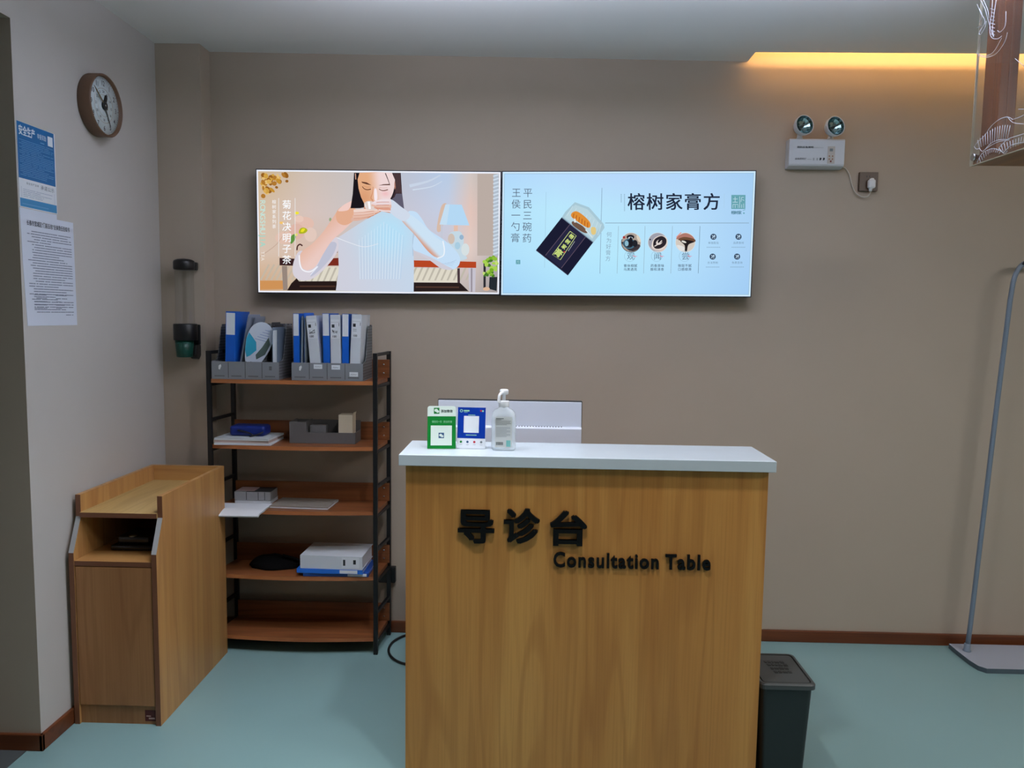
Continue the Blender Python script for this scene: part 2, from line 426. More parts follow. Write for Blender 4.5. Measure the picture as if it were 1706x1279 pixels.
card('pay_sign', 'green and white card stand with a blank white square, left on the counter', [CARDW, GREEN, DARKP, LGRN, NAVY], -0.338, -0.244, 2.515, 1.243, R(11), R(6), green_print)
card('pay_sign', 'blue card stand with white strip of small icons beside the sanitiser bottle', [PAPER, CARDB, REDP, LGRN, MATS['green print'], NAVY, GREYT], -0.2425, -0.147, 2.535, 1.2385, R(9), R(-2), blue_print)

san = thing('sanitizer_bottle', 'clear pump bottle of hand sanitiser on the white counter top', 'bottle', (-0.086, 2.53, 1.10))
BOT = clear('clear bottle', (0.93, 0.96, 0.98, 1), 0.08, 0.42, (0.9, 0.95, 0.97, 1))
b = MB(); vs = []; fs = []
prof = [(0.0, 0.0), (0.90, 0.0), (0.98, 0.004), (1.0, 0.012), (1.0, 0.100), (0.985, 0.112), (0.90, 0.125), (0.70, 0.134), (0.46, 0.139), (0.40, 0.142), (0.40, 0.146)]
n = 40
def sup(t, a, c, e=3.2):
    co, si = math.cos(t), math.sin(t)
    return a * math.copysign(abs(co) ** (2 / e), co), c * math.copysign(abs(si) ** (2 / e), si)
for s_, z in prof:
    for k in range(n):
        t = 2 * math.pi * k / n
        x, y = sup(t, 0.0405 * s_, 0.027 * min(1, s_ * 1.0 if s_ > 0.5 else s_ * 1.5))
        vs.append((-0.086 + x, 2.53 + y, 1.1005 + z))
for i in range(len(prof) - 1):
    for k in range(n): fs.append((i * n + k, i * n + (k + 1) % n, (i + 1) * n + (k + 1) % n, (i + 1) * n + k))
b.add(vs, fs, 0, smooth=True); b.build('bottle_body', BOT, san)
b = MB(); b.lathe([(0.0165, 1.243), (0.0175, 1.245), (0.0175, 1.262), (0.0165, 1.264), (0.008, 1.2645)], (-0.086, 2.53, 0), 28); b.build('collar', WHITEP, san)
b = MB(); b.lathe([(0.0055, 1.2646), (0.0055, 1.284), (0.012, 1.285), (0.0145, 1.288), (0.0145, 1.299), (0.012, 1.302), (0, 1.302)], (-0.086, 2.53, 0), 24)
b.tube(catmull([(-0.088, 2.522, 1.292), (-0.095, 2.509, 1.291), (-0.100, 2.499, 1.284), (-0.102, 2.495, 1.268), (-0.1025, 2.494, 1.262)], 5), 0.0048, 12)
b.build('pump', WHITEP, san)
b = MB()
x0, x1, z0, z1, y = -0.113, -0.057, 1.112, 1.214, 2.5022
b.box(x0, x1, y, y + 0.0004, z0, z1, 0)
for i, (a, c, t) in enumerate(((0.0, .5, .0022), (0.0, .35, .0015), (0, .95, .0009), (0, .9, .0009), (0, .95, .0009), (0, .7, .0009))):
    zz = z1 - 0.005 - i * 0.0042; b.box(x0 + 0.002, x0 + 0.002 + c * 0.052, y - 0.0003, y, zz - t, zz, 1)
for i in range(9):
    zz = z1 - 0.034 - i * 0.0038; b.box(x0 + 0.002, x0 + 0.05 - 0.012 * (i % 3 == 2), y - 0.0003, y, zz - 0.0018, zz, 2)
for i in range(10): b.box(x0 + 0.003 + i * 0.0024, x0 + 0.0042 + i * 0.0024 + 0.0006 * (i % 2), y - 0.0003, y, z0 + 0.008, z0 + 0.018, 1)
b.box(x1 - 0.019, x1 - 0.005, y - 0.0003, y, z0 + 0.003, z0 + 0.024, 3, bev=0)
b.build('label', [mat('bottle label', rgb(205, 208, 206), 0.5), mat('label ink', rgb(70, 76, 78), 0.6), mat('label faint ink', rgb(165, 170, 172), 0.6), mat('label teal', rgb(120, 190, 185), 0.5)], san)

# ------------------------------------------------------------------ display pictures
class Pic:
    """flat printed picture: polygons in the coordinates of the artwork, each lying a hair in front of the last"""
    def __init__(self, quad, world): self.q = quad; self.w = world; self.v = []; self.f = []; self.c = []; self.k = 0
    def map(self, x, y):
        tl, tr, br, bl = self.q
        u = v = 0.5
        for _ in range(4):
            t = (x - tl[0] - (bl[0] - tl[0]) * v) / ((tr[0] - tl[0]) + ((br[0] - bl[0]) - (tr[0] - tl[0])) * v); u = t
            v = (y - tl[1] - (tr[1] - tl[1]) * u) / ((bl[1] - tl[1]) + ((br[1] - tr[1]) - (bl[1] - tl[1])) * u)
        wtl, wtr, wbr, wbl = self.w
        top = wtl.lerp(wtr, u); bot = wbl.lerp(wbr, u)
        p = top.lerp(bot, v)
        return Vector((p.x, p.y - 0.0004 - self.k * 0.00002, p.z))
    def poly(self, pts, col, smooth=0):
        if smooth: pts = [(p.x, p.y) for p in catmull([(a, c_, 0) for a, c_ in pts], smooth, True)]
        self.k += 1
        n = len(self.v)
        self.v += [self.map(*p) for p in pts]; self.f.append(list(range(n, n + len(pts))))
        self.c.append([col] * len(pts) if not isinstance(col, list) else col)
    def rect(self, x0, y0, x1, y1, col): self.poly([(x0, y0), (x1, y0), (x1, y1), (x0, y1)], col)
    def ell(self, cx, cy, rx, ry, col, n=22, rot=0):
        c, s = math.cos(R(rot)), math.sin(R(rot))
        self.poly([(cx + rx * math.cos(t) * c - ry * math.sin(t) * s, cy + rx * math.cos(t) * s + ry * math.sin(t) * c) for t in [2 * math.pi * k / n for k in range(n)]], col)
    def line(self, pts, w, col, smooth=4):
        pts = [Vector((a, c_, 0)) for a, c_ in pts]
        if smooth and len(pts) > 2: pts = catmull(pts, smooth)
        L = []; Rr = []
        for i, p in enumerate(pts):
            d = (pts[min(i + 1, len(pts) - 1)] - pts[max(i - 1, 0)]).normalized(); nrm = Vector((-d.y, d.x, 0))
            ww = w if not isinstance(w, tuple) else w[0] + (w[1] - w[0]) * i / (len(pts) - 1)
            L.append(p + nrm * ww / 2); Rr.append(p - nrm * ww / 2)
        self.k += 1
        for i in range(len(pts) - 1):
            n = len(self.v)
            self.v += [self.map(q.x, q.y) for q in (L[i], L[i + 1], Rr[i + 1], Rr[i])]
            self.f.append([n, n + 1, n + 2, n + 3]); self.c.append([col] * 4)
    def ring(self, cx, cy, r, w, col, a0=0, a1=360):
        self.line([(cx + r * math.cos(R(a0 + (a1 - a0) * k / 24)), cy + r * math.sin(R(a0 + (a1 - a0) * k / 24))) for k in range(25)], w, col, 0)
    def back(self, d, cols, xs, ys, nx=34, ny=18):
        tl, tr, br, bl = [Vector((a, c, 0)) for a, c in self.q]
        W_ = (tr - tl).length; H_ = (bl - tl).length; du, dv = d / W_, d / H_
        def pt(u, v): return tl.lerp(tr, u).lerp(bl.lerp(br, u), v)
        def at(x, y):
            i = max(0, min(len(xs) - 2, sum(1 for a in xs if a <= x) - 1)); j = max(0, min(len(ys) - 2, sum(1 for a in ys if a <= y) - 1))
            fx = min(1, max(0, (x - xs[i]) / (xs[i + 1] - xs[i]))); fy = min(1, max(0, (y - ys[j]) / (ys[j + 1] - ys[j])))
            return tuple((cols[j][i][k] * (1 - fx) + cols[j][i + 1][k] * fx) * (1 - fy) + (cols[j + 1][i][k] * (1 - fx) + cols[j + 1][i + 1][k] * fx) * fy for k in range(3))
        self.k += 1
        for a in range(nx):
            for bb in range(ny):
                P = [pt(du + (1 - 2 * du) * (a + i) / nx, dv + (1 - 2 * dv) * (bb + j) / ny) for i, j in ((0, 0), (1, 0), (1, 1), (0, 1))]
                n = len(self.v); self.v += [self.map(q.x, q.y) for q in P]; self.f.append([n, n + 1, n + 2, n + 3]); self.c.append([at(q.x, q.y) for q in P])
    def fill(self, pts, fn, smooth=5, ny=40, nx=14):
        """shape filled row by row with a colour that varies over it"""
        if smooth: pts = [(p.x, p.y) for p in catmull([(a, c_, 0) for a, c_ in pts], smooth, True)]
        y0 = min(p[1] for p in pts) + 0.01; y1 = max(p[1] for p in pts) - 0.01; n_ = len(pts); rows = []
        for j in range(ny + 1):
            y = y0 + (y1 - y0) * j / ny; X_ = []
            for i in range(n_):
                (xa, ya), (xb, yb) = pts[i], pts[(i + 1) % n_]
                if (ya <= y) != (yb <= y): X_.append(xa + (xb - xa) * (y - ya) / (yb - ya))
            rows.append((y, min(X_), max(X_)) if len(X_) > 1 else (y, pts[0][0], pts[0][0]))
        self.k += 1
        for j in range(ny):
            for i in range(nx):
                P = [(rows[j + b_][1] + (rows[j + b_][2] - rows[j + b_][1]) * (i + a_) / nx, rows[j + b_][0]) for a_, b_ in ((0, 0), (1, 0), (1, 1), (0, 1))]
                n = len(self.v); self.v += [self.map(*q) for q in P]; self.f.append([n, n + 1, n + 2, n + 3]); self.c.append([fn(*q) for q in P])
    def char(self, ch, cx, cy, size, col, bold=0.0, rot=0, sx=1.0):
        """one character centred on cx, cy; rot turns it clockwise"""
        if ch == ' ': return
        vs, fs = glyphs(ch, bold)
        if ord(ch) > 255: mx, my = 0.5, 0.38
        else:
            xs = [v.x for v in vs]; mx, my = (min(xs) + max(xs)) / 2, 0.36
        c, s = math.cos(R(rot)), math.sin(R(rot)); self.k += 1; n = len(self.v)
        for v in vs:
            a, bb = (v.x - mx) * size * sx, -(v.y - my) * size
            self.v.append(self.map(cx + a * c - bb * s, cy + a * s + bb * c))
        for f in fs: self.f.append([i + n for i in f]); self.c.append([col] * len(f))
    def text(self, s, x0, y0, x1, y1, size, col, bold=0.0, rot=0, sx=1.0):
        """characters spread evenly with centres from (x0, y0) to (x1, y1)"""
        n = max(1, len(s) - 1)
        for i, ch in enumerate(s): self.char(ch, x0 + (x1 - x0) * i / n, y0 + (y1 - y0) * i / n, size, col, bold, rot, sx)
    def build(self, parent, mt, name='picture'):
        me = bpy.data.meshes.new(name); off = parent.location if parent else Vector((0, 0, 0))
        me.from_pydata([tuple(v - off) for v in self.v], [], self.f)
        at = me.color_attributes.new('Col', 'FLOAT_COLOR', 'CORNER')
        buf = []
        for cs in self.c:
            for c in cs: buf += [lin(c[0]), lin(c[1]), lin(c[2]), 1.0]
        at.data.foreach_set('color', buf); me.materials.append(mt); me.update()
        o = bpy.data.objects.new(name, me); C.objects.link(o); o.parent = parent
        return o

SCREEN = emit_attr('lit display', 1.0)
def light_box(name, label, quad, W, draw):
    """W: x0, x1, z at left bottom/top, z at right bottom/top"""
    x0, x1, zb0, zt0, zb1, zt1 = W; yf = 3.545
    root = thing(name, label, 'display', ((x0 + x1) / 2, 3.6, zb0))
    b = MB()
    P = lambda x, y, z: (x, y, z)
    e = 0.004
    vs = [(x0 - e, 3.614, zb0 - e), (x1 + e, 3.614, zb1 - e), (x1 + e, 3.614, zt1 + e), (x0 - e, 3.614, zt0 + e),
          (x0 - e, yf + 0.0002, zb0 - e), (x1 + e, yf + 0.0002, zb1 - e), (x1 + e, yf + 0.0002, zt1 + e), (x0 - e, yf + 0.0002, zt0 + e)]
    b.add(vs, [(0, 1, 2, 3), (7, 6, 5, 4), (4, 5, 1, 0), (5, 6, 2, 1), (6, 7, 3, 2), (7, 4, 0, 3)])
    b.build('casing', mat('display casing', rgb(38, 44, 58), 0.35), root)
    pc = Pic(quad, (Vector((x0, yf, zt0)), Vector((x1, yf, zt1)), Vector((x1, yf, zb1)), Vector((x0, yf, zb0))))
    draw(pc); pc.build(root, SCREEN)
    return root

def draw_tea(p):
    q = p.q
    p.poly([q[0], q[1], q[2], q[3]], (236, 240, 250))
    p.back(10, [
        [(205, 180, 145), (205, 190, 180), (198, 192, 192), (186, 196, 216), (182, 204, 232), (208, 198, 194), (178, 170, 162)],
        [(214, 190, 165), (214, 195, 188), (204, 196, 196), (198, 200, 216), (196, 206, 228), (226, 196, 186), (190, 184, 182)],
        [(216, 196, 180), (215, 188, 172), (205, 192, 188), (205, 202, 212), (202, 198, 210), (226, 204, 196), (184, 182, 186)],
        [(205, 160, 120), (200, 190, 168), (205, 200, 190), (205, 198, 190), (200, 192, 188), (190, 178, 174), (160, 152, 152)]], [88, 400, 700, 1100, 1300, 1450, 1632], [106, 350, 600, 872])
    r = random.Random(3)
    for k in range(46):   # out-of-focus dried flowers
        a = r.random(); x = 95 + 210 * a * r.random() ** 0.6; y = 112 + r.random() * (150 - 0.55 * (x - 95))
        c = r.choice([(196, 142, 50), (218, 172, 88), (150, 96, 34), (228, 190, 120), (176, 120, 48), (208, 160, 70)])
        p.ell(max(x, 112), max(y, 122), 9 + r.random() * 13, 7 + r.random() * 9, c, 12, r.random() * 90)
    p.rect(1497, 112, 1600, 640, (186, 172, 164)); p.rect(1600, 114, 1633, 640, (178, 190, 204))
    for k in range(22): p.line([(1598, 128 + k * 24), (1633, 116 + k * 24)], 9, (206, 220, 234), 0)
    p.line([(1060, 190), (1180, 160), (1260, 120)], (20, 6), (200, 212, 230)); p.line([(1080, 215), (1200, 195), (1270, 160)], (8, 3), (208, 220, 236))
    # blossom and leaves
    for x, y, rx, ry, c in ((380, 430, 62, 44, (226, 190, 176)), (330, 480, 52, 50, (222, 182, 168)), (420, 500, 40, 46, (226, 200, 188)), (250, 520, 60, 40, (224, 192, 176)), (345, 400, 30, 22, (232, 200, 186))):
        p.ell(x, y, rx, ry, c)
    p.poly([(345, 492), (352, 462), (378, 455), (400, 470), (384, 490)], (176, 180, 36), 4); p.poly([(356, 480), (366, 462), (384, 464), (372, 482)], (236, 226, 40), 4)
    p.ell(331, 362, 14, 9, (240, 226, 50)); p.poly([(290, 555), (294, 510), (318, 496), (324, 520), (304, 552)], (96, 148, 66), 4); p.ell(232, 424, 14, 8, (244, 196, 110))
    p.ell(548, 404, 8, 12, (150, 168, 130)); p.ell(326, 500, 10, 8, (226, 222, 110))
    p.line([(90, 640), (200, 560), (260, 470)], (6, 2), (196, 168, 150))
    # bench and cushions
    for k in range(8): p.line([(95 + k * 34, 790), (150 + k * 34, 690)], 12, (196, 182, 164), 0)
    p.rect(92, 794, 246, 850, (206, 146, 88))
    p.poly([(328, 702), (1380, 724), (1384, 815), (328, 800)], (222, 216, 200))
    for k in range(28): p.poly([(340 + k * 40, 800), (352 + k * 40, 800), (392 + k * 40, 712), (378 + k * 40, 712)], (190, 184, 170))
    p.poly([(268, 858), (296, 812), (330, 780), (346, 800), (590, 800), (590, 860)], (38, 26, 25)); p.poly([(1088, 812), (1386, 816), (1442, 872), (1088, 872)], (40, 30, 30))
    p.line([(350, 832), (580, 834)], 10, (72, 48, 40), 0); p.line([(1100, 842), (1380, 846)], 10, (78, 54, 46), 0)
    p.poly([(234, 700), (268, 700), (272, 856), (242, 856)], (150, 134, 124))
    p.poly([(219, 648), (334, 655), (334, 700), (219, 696)], (56, 34, 36)); p.poly([(512, 655), (606, 650), (606, 700), (520, 700)], (122, 44, 32))
    p.poly([(1080, 668), (1490, 680), (1490, 720), (1080, 712)], (182, 70, 36))
    p.poly([(1369, 722), (1385, 722), (1386, 818), (1370, 815)], (72, 56, 62)); p.poly([(1440, 720), (1488, 720), (1484, 878), (1446, 876)], (198, 194, 206)); p.rect(1456, 722, 1466, 876, (150, 142, 152))
    p.line([(332, 600), (336, 574), (352, 562), (368, 572)], 9, (80, 48, 46)); p.line([(560, 620), (596, 612)], 8, (110, 84, 84), 0)
    # lamp
    p.poly([(1236, 470), (1262, 330), (1290, 300), (1300, 330), (1268, 470)], (214, 186, 168), 4)
    p.poly([(1292, 308), (1396, 310), (1446, 444), (1254, 438)], (180, 216, 244)); p.poly([(1292, 308), (1320, 308), (1300, 440), (1254, 438)], (196, 222, 242))
    p.rect(1262, 440, 1274, 560, (196, 200, 214)); p.rect(1346, 444, 1372, 486, (226, 190, 172))
    p.poly([(1316, 500), (1350, 482), (1392, 488), (1410, 540), (1404, 610), (1430, 660), (1340, 664), (1310, 560)], (196, 216, 228), 4)
    p.ell(1330, 530, 22, 34, (206, 190, 178)); p.ell(1396, 520, 14, 16, (150, 180, 206)); p.ell(1420, 600, 26, 40, (214, 224, 226)); p.ell(1370, 575, 18, 24, (170, 205, 225))
    # pot plant
    p.rect(1537, 690, 1552, 852, (44, 44, 50)); p.poly([(1576, 780), (1626, 780), (1622, 872), (1572, 858)], (38, 44, 50)); p.ell(1556, 858, 22, 12, (220, 180, 150))
    for k in range(34):
        x = 1540 + r.random() * 84; y = 640 + r.random() * 140
        p.ell(x, y, 9 + r.random() * 9, 6 + r.random() * 8, r.choice([(120, 172, 44), (168, 208, 84), (70, 120, 40), (196, 220, 120), (142, 190, 60)]), 10, r.random() * 180)
    # woman: hair at the back, neck, ribbed jumper
    SK, SKL, SKD = (232, 178, 146), (238, 208, 202), (206, 140, 108)
    p.poly([(703, 108), (1004, 108), (1012, 230), (1026, 336), (930, 300), (740, 332), (680, 333), (694, 240)], (32, 27, 34))
    p.poly([(964, 240), (1012, 230), (1026, 336), (940, 290)], (96, 92, 110))
    p.poly([(770, 300), (930, 290), (950, 380), (760, 400)], SKD)
    shirt = [(592, 524), (650, 486), (770, 410), (880, 352), (1000, 376), (1092, 470), (1086, 600), (1090, 700), (1088, 876), (584, 869), (604, 720), (600, 600)]
    def sh(x, y):
        t = math.exp(-((x - 910) / 170) ** 2 - ((y - 500) / 170) ** 2); f = min(1, max(0, (x - 640) / 420)); return (206 - 8 * f - 20 * t, 207 + 6 * f + 14 * t, 220 + 12 * f + 20 * t)
    p.fill(shirt, sh, 0)
    for k in range(15): p.line([(735 + k * 20, 420 + abs(k - 8) * 14), (742 + k * 18, 790)], (2.5, 3.5), (214, 232, 248), 0)
    for k in range(15): p.line([(744 + k * 20, 430 + abs(k - 8) * 14), (751 + k * 18, 790)], (2, 2.5), (178, 206, 234), 0)
    p.line([(590, 520), (680, 555), (770, 580), (860, 560)], (5, 3), (228, 232, 240)); p.line([(1088, 480), (1082, 560), (1084, 640)], 4, (168, 190, 214))
    # arm on the left of the picture: sleeve, forearm, cuff
    p.poly([(578, 514), (602, 560), (590, 620), (520, 712), (440, 780), (372, 796), (322, 774), (304, 730), (316, 660), (352, 604), (420, 620), (520, 600)], (214, 208, 218), 5)
    p.poly([(540, 560), (590, 560), (560, 640), (480, 730), (420, 770), (470, 690)], (190, 192, 210), 5)
    def arm(x, y):
        d = (x - y * -0.9 - 900) / 130; u = min(1, max(0, (700 - y) / 380)); f = min(1, max(0, (d + 1) / 2)); return (224 + 10 * f - 8 * (1 - f) * u, 160 + 34 * f + 8 * (1 - u), 126 + 58 * f + 10 * (1 - u))
    p.fill([(352, 640), (372, 602), (430, 560), (500, 486), (566, 392), (606, 342), (676, 340), (700, 400), (640, 470), (560, 540), (500, 630), (452, 706), (400, 730), (366, 712)], arm)
    p.line([(348, 632), (352, 690), (372, 728), (420, 738), (466, 706)], (9, 7), (242, 242, 248)); p.line([(420, 760), (460, 715), (468, 704)], (4, 8), (226, 232, 246))
    # hand on the left: palm, thumb, four fingers of unequal length
    p.poly([(588, 360), (630, 318), (680, 326), (720, 344), (712, 398), (650, 440), (596, 420)], (226, 172, 142), 5)
    for pts, w, c in (([(700, 352), (770, 346), (830, 342), (862, 352)], (22, 11), (240, 214, 204)), ([(700, 370), (770, 366), (836, 358), (866, 350)], (22, 10), (232, 196, 182)),
                      ([(694, 388), (750, 386), (806, 376), (838, 366)], (22, 10), (228, 186, 168)), ([(684, 404), (730, 404), (774, 394), (800, 384)], (20, 9), (222, 178, 160))):
        p.line(pts, w, c)
    for y0, y1 in ((361, 351), (379, 366), (397, 380)): p.line([(700, y0), (770, y0 - 4), (830, y1)], 2.5, (204, 146, 124))
    p.poly([(600, 350), (630, 316), (668, 294), (704, 279), (719, 288), (706, 304), (680, 322), (660, 346)], (240, 204, 196), 5)
    p.ell(708, 288, 8, 5, (244, 216, 212), 14, -24)
    # arm on the right of the picture
    p.poly([(1050, 362), (1100, 356), (1140, 400), (1186, 470), (1276, 532), (1344, 590), (1384, 646), (1380, 700), (1340, 730), (1274, 722), (1200, 660), (1092, 606), (1086, 540), (1100, 470)], (196, 222, 246), 5)
    p.poly([(1090, 606), (1200, 650), (1290, 700), (1340, 728), (1270, 724), (1190, 668)], (206, 204, 216), 4)
    def arm2(x, y):
        d = (0.72 * (x - 1010) - 0.70 * (y - 400)) / 60; f = min(1, max(0, (d + 0.45) / 0.75)); f = f * f * (3 - 2 * f); return (214 - 10 * f, 150 + 76 * f, 124 + 120 * f)
    p.fill([(1006, 396), (1056, 372), (1130, 420), (1220, 510), (1276, 556), (1284, 626), (1240, 652), (1180, 610), (1096, 506), (1030, 436)], arm2)
    p.line([(1276, 544), (1286, 600), (1278, 640), (1240, 656)], (8, 7), (236, 242, 250))
    for k in range(4): p.line([(1270 + k * 18, 690 - k * 2), (1340 + k * 8, 690 + 14 - k * 12)], 2.5, (176, 200, 226), 0)
    # face
    face = [(733, 108), (956, 108), (966, 160), (958, 222), (938, 270), (900, 312), (850, 330), (800, 328), (772, 312), (744, 262), (730, 200), (726, 150)]
    def fc(x, y):
        t = min(1, max(0, (x - 785 - 0.10 * (y - 150)) / 95)); t = t * t * (3 - 2 * t); s = math.exp(-((x - 770) / 40) ** 2 - ((y - 265) / 50) ** 2); c = math.exp(-((x - 905) / 26) ** 2 - ((y - 240) / 18) ** 2); return (228 + 10 * t - 8 * s + 2 * c, 172 + 42 * t - 14 * s - 22 * c, 132 + 82 * t - 14 * s - 20 * c)
    p.fill(face, fc, 4, 44, 22)
    p.ell(972, 186, 9, 34, (176, 120, 104)); p.ell(722, 182, 7, 26, (214, 158, 130))
    p.poly([(703, 108), (738, 108), (726, 150), (732, 206), (748, 262), (776, 318), (724, 332), (680, 333), (695, 240)], (26, 22, 28))
    p.poly([(948, 108), (1004, 108), (1010, 190), (1012, 240), (974, 240), (964, 262), (948, 274), (972, 200), (966, 150)], (58, 42, 48))
    for k in range(4): p.line([(962 + k * 11, 112), (972 + k * 9, 170), (976 + k * 10, 236)], 2.5, (110, 84, 84))
    p.line([(905, 110), (920, 146), (935, 186)], (6, 3), (66, 48, 52)); p.line([(712, 112), (714, 150)], 5, (222, 170, 150), 0)
    p.poly([(750, 163), (784, 168), (816, 187), (786, 181), (756, 172)], (92, 56, 44)); p.poly([(860, 188), (892, 180), (930, 178), (936, 186), (896, 186)], (96, 62, 56))
    p.line([(756, 194), (768, 208), (788, 215), (812, 211)], (4, 6), (92, 50, 34)); p.line([(864, 210), (880, 219), (900, 220), (922, 214)], (4, 6), (110, 64, 50))
    p.line([(764, 190), (786, 198), (812, 197)], 2, (196, 132, 92)); p.line([(864, 200), (890, 204), (918, 202)], 2, (206, 158, 146))
    p.line([(826, 196), (822, 236), (812, 268), (826, 282)], (3, 6), (206, 138, 102)); p.poly([(834, 214), (848, 212), (854, 262), (848, 284), (834, 276)], (246, 232, 238), 4)
    p.line([(818, 284), (836, 292), (856, 288)], 4, (206, 140, 124))
    # glass and hand on the right: back of the hand with four fingers and thumb
    p.poly([(770, 300), (800, 286), (838, 300), (852, 340), (800, 342), (776, 332)], (222, 206, 200), 4)
    p.poly([(790, 292), (806, 290), (812, 338), (798, 338)], (246, 246, 250)); p.line([(776, 308), (782, 330)], 3, (236, 232, 236), 0); p.line([(826, 296), (838, 334)], 3, (200, 180, 176), 0)
    p.poly([(890, 282), (944, 277), (1000, 318), (1064, 372), (1030, 416), (974, 392), (930, 356), (890, 340)], (208, 218, 234), 5)
    for pts, w, c in (([(940, 284), (894, 282), (850, 290), (826, 298)], (20, 11), (238, 222, 226)), ([(944, 302), (894, 302), (846, 306), (814, 302)], (20, 11), (234, 214, 216)),
                      ([(944, 320), (896, 322), (852, 322), (816, 312)], (20, 11), (228, 184, 166)), ([(940, 338), (900, 340), (866, 338), (834, 326)], (18, 10), (222, 162, 140))):
        p.line(pts, w, c)
    for y in (293, 312, 331): p.line([(930, y), (890, y), (846, y + 2)], 2.5, (196, 116, 96))
    p.line([(936, 352), (896, 350), (862, 344)], (10, 7), (236, 220, 222))
    # lettering
    W = (250, 252, 255)
    p.rect(213, 268, 216, 640, (236, 238, 240)); p.rect(320, 268, 323, 640, (236, 238, 240))
    p.text('菊花决明子茶', 267, 308, 267, 660, 60, W, 0.008, 0)
    p.text('榕树家系列茶', 185, 292, 185, 448, 27, W, 0.0)
    p.text('RONGSHU', 112, 296, 112, 480, 48, (196, 226, 216), 0.014, 90); p.text('JIA', 112, 506, 112, 562, 48, (160, 214, 200), 0.014, 90)
    p.text('TEA', 112, 616, 112, 656, 30, (238, 230, 222), 0.006, 90)

def draw_paste(p):
    q = p.q
    p.poly([q[0], q[1], q[2], q[3]], (205, 232, 250))
    p.back(10, [[(150, 190, 215)] * 2] * 2, [0, 2000], [0, 1000], 1, 1)
    p.back(13, [
        [(178, 218, 252), (184, 220, 252), (184, 216, 252), (178, 214, 250), (166, 206, 242)],
        [(182, 228, 252), (186, 232, 253), (184, 228, 252), (182, 220, 251), (168, 208, 244)],
        [(176, 224, 251), (184, 232, 253), (182, 232, 253), (180, 222, 251), (168, 208, 246)],
        [(164, 212, 247), (172, 224, 252), (172, 226, 252), (172, 216, 250), (162, 204, 244)]], [73, 400, 800, 1250, 1618], [109, 320, 600, 846])
    # keep the border ends of the frame visible on the slanted right side
    INK = (96, 112, 132); DK = (34, 42, 62)
    p.text('平民三碗药', 219, 224, 213, 504, 60, INK, 0.0); p.text('王侯一勺膏', 147, 224, 140, 502, 60, INK, 0.0)
    p.rect(144, 640, 171, 666, (92, 158, 170)); p.text('方', 157, 653, 157, 653, 22, (170, 214, 224))
    p.line([(333, 220), (322, 690)], 2, (160, 196, 218), 0); p.line([(681, 194), (666, 726)], 3, (132, 160, 184), 0)
    # jar
    p.poly([(430, 376), (452, 342), (512, 282), (600, 314), (690, 416), (696, 440), (664, 486), (626, 532)], (168, 200, 214))
    p.poly([(446, 376), (468, 346), (514, 298), (590, 326), (676, 424), (620, 510)], (184, 212, 222))
    for k in range(9): p.line([(462 + k * 24, 366 + k * 15), (500 + k * 22, 306 + k * 14)], 3, (204, 226, 234), 0)
    p.poly([(492, 350), (520, 338), (560, 360), (604, 404), (606, 436), (580, 436), (520, 396), (490, 372)], (222, 142, 54), 4)
    for k in range(6): p.line([(506 + k * 17, 352 + k * 11), (500 + k * 18, 380 + k * 12)], 5, (176, 92, 34), 0)
    p.poly([(500, 400), (560, 430), (590, 470), (560, 468), (498, 424)], (110, 84, 70), 4); p.poly([(612, 440), (640, 440), (640, 478), (616, 480)], (226, 200, 130), 4)
    p.line([(512, 384), (512, 408)], 8, (236, 240, 240), 0); p.line([(578, 452), (620, 500)], 6, (214, 228, 230), 0)
    p.poly([(430, 376), (626, 530), (468, 736), (270, 578)], (27, 28, 50))
    p.poly([(480, 416), (578, 492), (424, 690), (326, 612)], (38, 38, 64))
    p.line([(482, 418), (328, 612)], 4, (92, 78, 96), 0); p.line([(580, 494), (426, 692)], 4, (92, 78, 96), 0)
    p.line([(432, 378), (626, 531)], 5, (120, 140, 160), 0); p.line([(270, 580), (468, 736)], 4, (70, 66, 88), 0)
    p.line([(482, 462), (520, 490), (420, 640), (372, 608), (482, 462)], 3.5, (206, 224, 140), 0)
    G = (206, 226, 130)
    p.text('榕树家', 490, 494, 444, 558, 30, G, 0.03, 40); p.text('膏', 410, 596, 410, 596, 52, G, 0.02, 40)
    p.ell(446, 590, 5, 5, (190, 50, 60)); p.line([(510, 525), (470, 585)], 2.5, (190, 200, 190), 0)
    # title
    p.text('榕树家膏方', 893, 279, 1360, 278, 110, DK, 0.015)
    for k in range(2):
        for j in range(12 - 6 * (1 - k)): p.rect(797 + k * 20, 232 + j * 9, 803 + k * 20, 238 + j * 9, (150, 184, 206))
    p.line([(1438, 230), (1434, 320)], 2, (170, 204, 228), 0)
    T = (104, 164, 176)
    p.poly([(1481, 237), (1568, 237), (1566, 324), (1480, 324)], T)
    Wt = (204, 230, 246)
    for a in ([(1490, 262), (1520, 262)], [(1504, 248), (1504, 282)], [(1488, 282), (1520, 282)], [(1490, 296), (1522, 296), (1522, 318)], [(1490, 296), (1490, 318)], [(1504, 300), (1504, 318)], [(1532, 246), (1532, 318)], [(1544, 252), (1558, 252)], [(1544, 252), (1540, 280)], [(1548, 266), (1560, 272)], [(1544, 296), (1544, 318)], [(1556, 290), (1556, 318)]): p.line(a, 2.5, Wt, 0)
    p.text('榕树家', 1490, 346, 1532, 346, 24, (70, 120, 140), 0.02); p.ell(1557, 350, 5, 5, T); p.line([(1550, 334), (1566, 328)], 3, T, 0)
    p.line([(700, 411), (1588, 411)], 4, (140, 170, 190), 0)
    p.text('何为好膏方', 724, 482, 716, 632, 34, (140, 168, 188))
    for xa, xb, c in ((782, 772, 150), (947, 936, 150), (1116, 1104, 150), (1286, 1273, 104)): p.line([(xa, 430), (xb, 726)], 2.6, (c, c + 26, c + 42), 0)
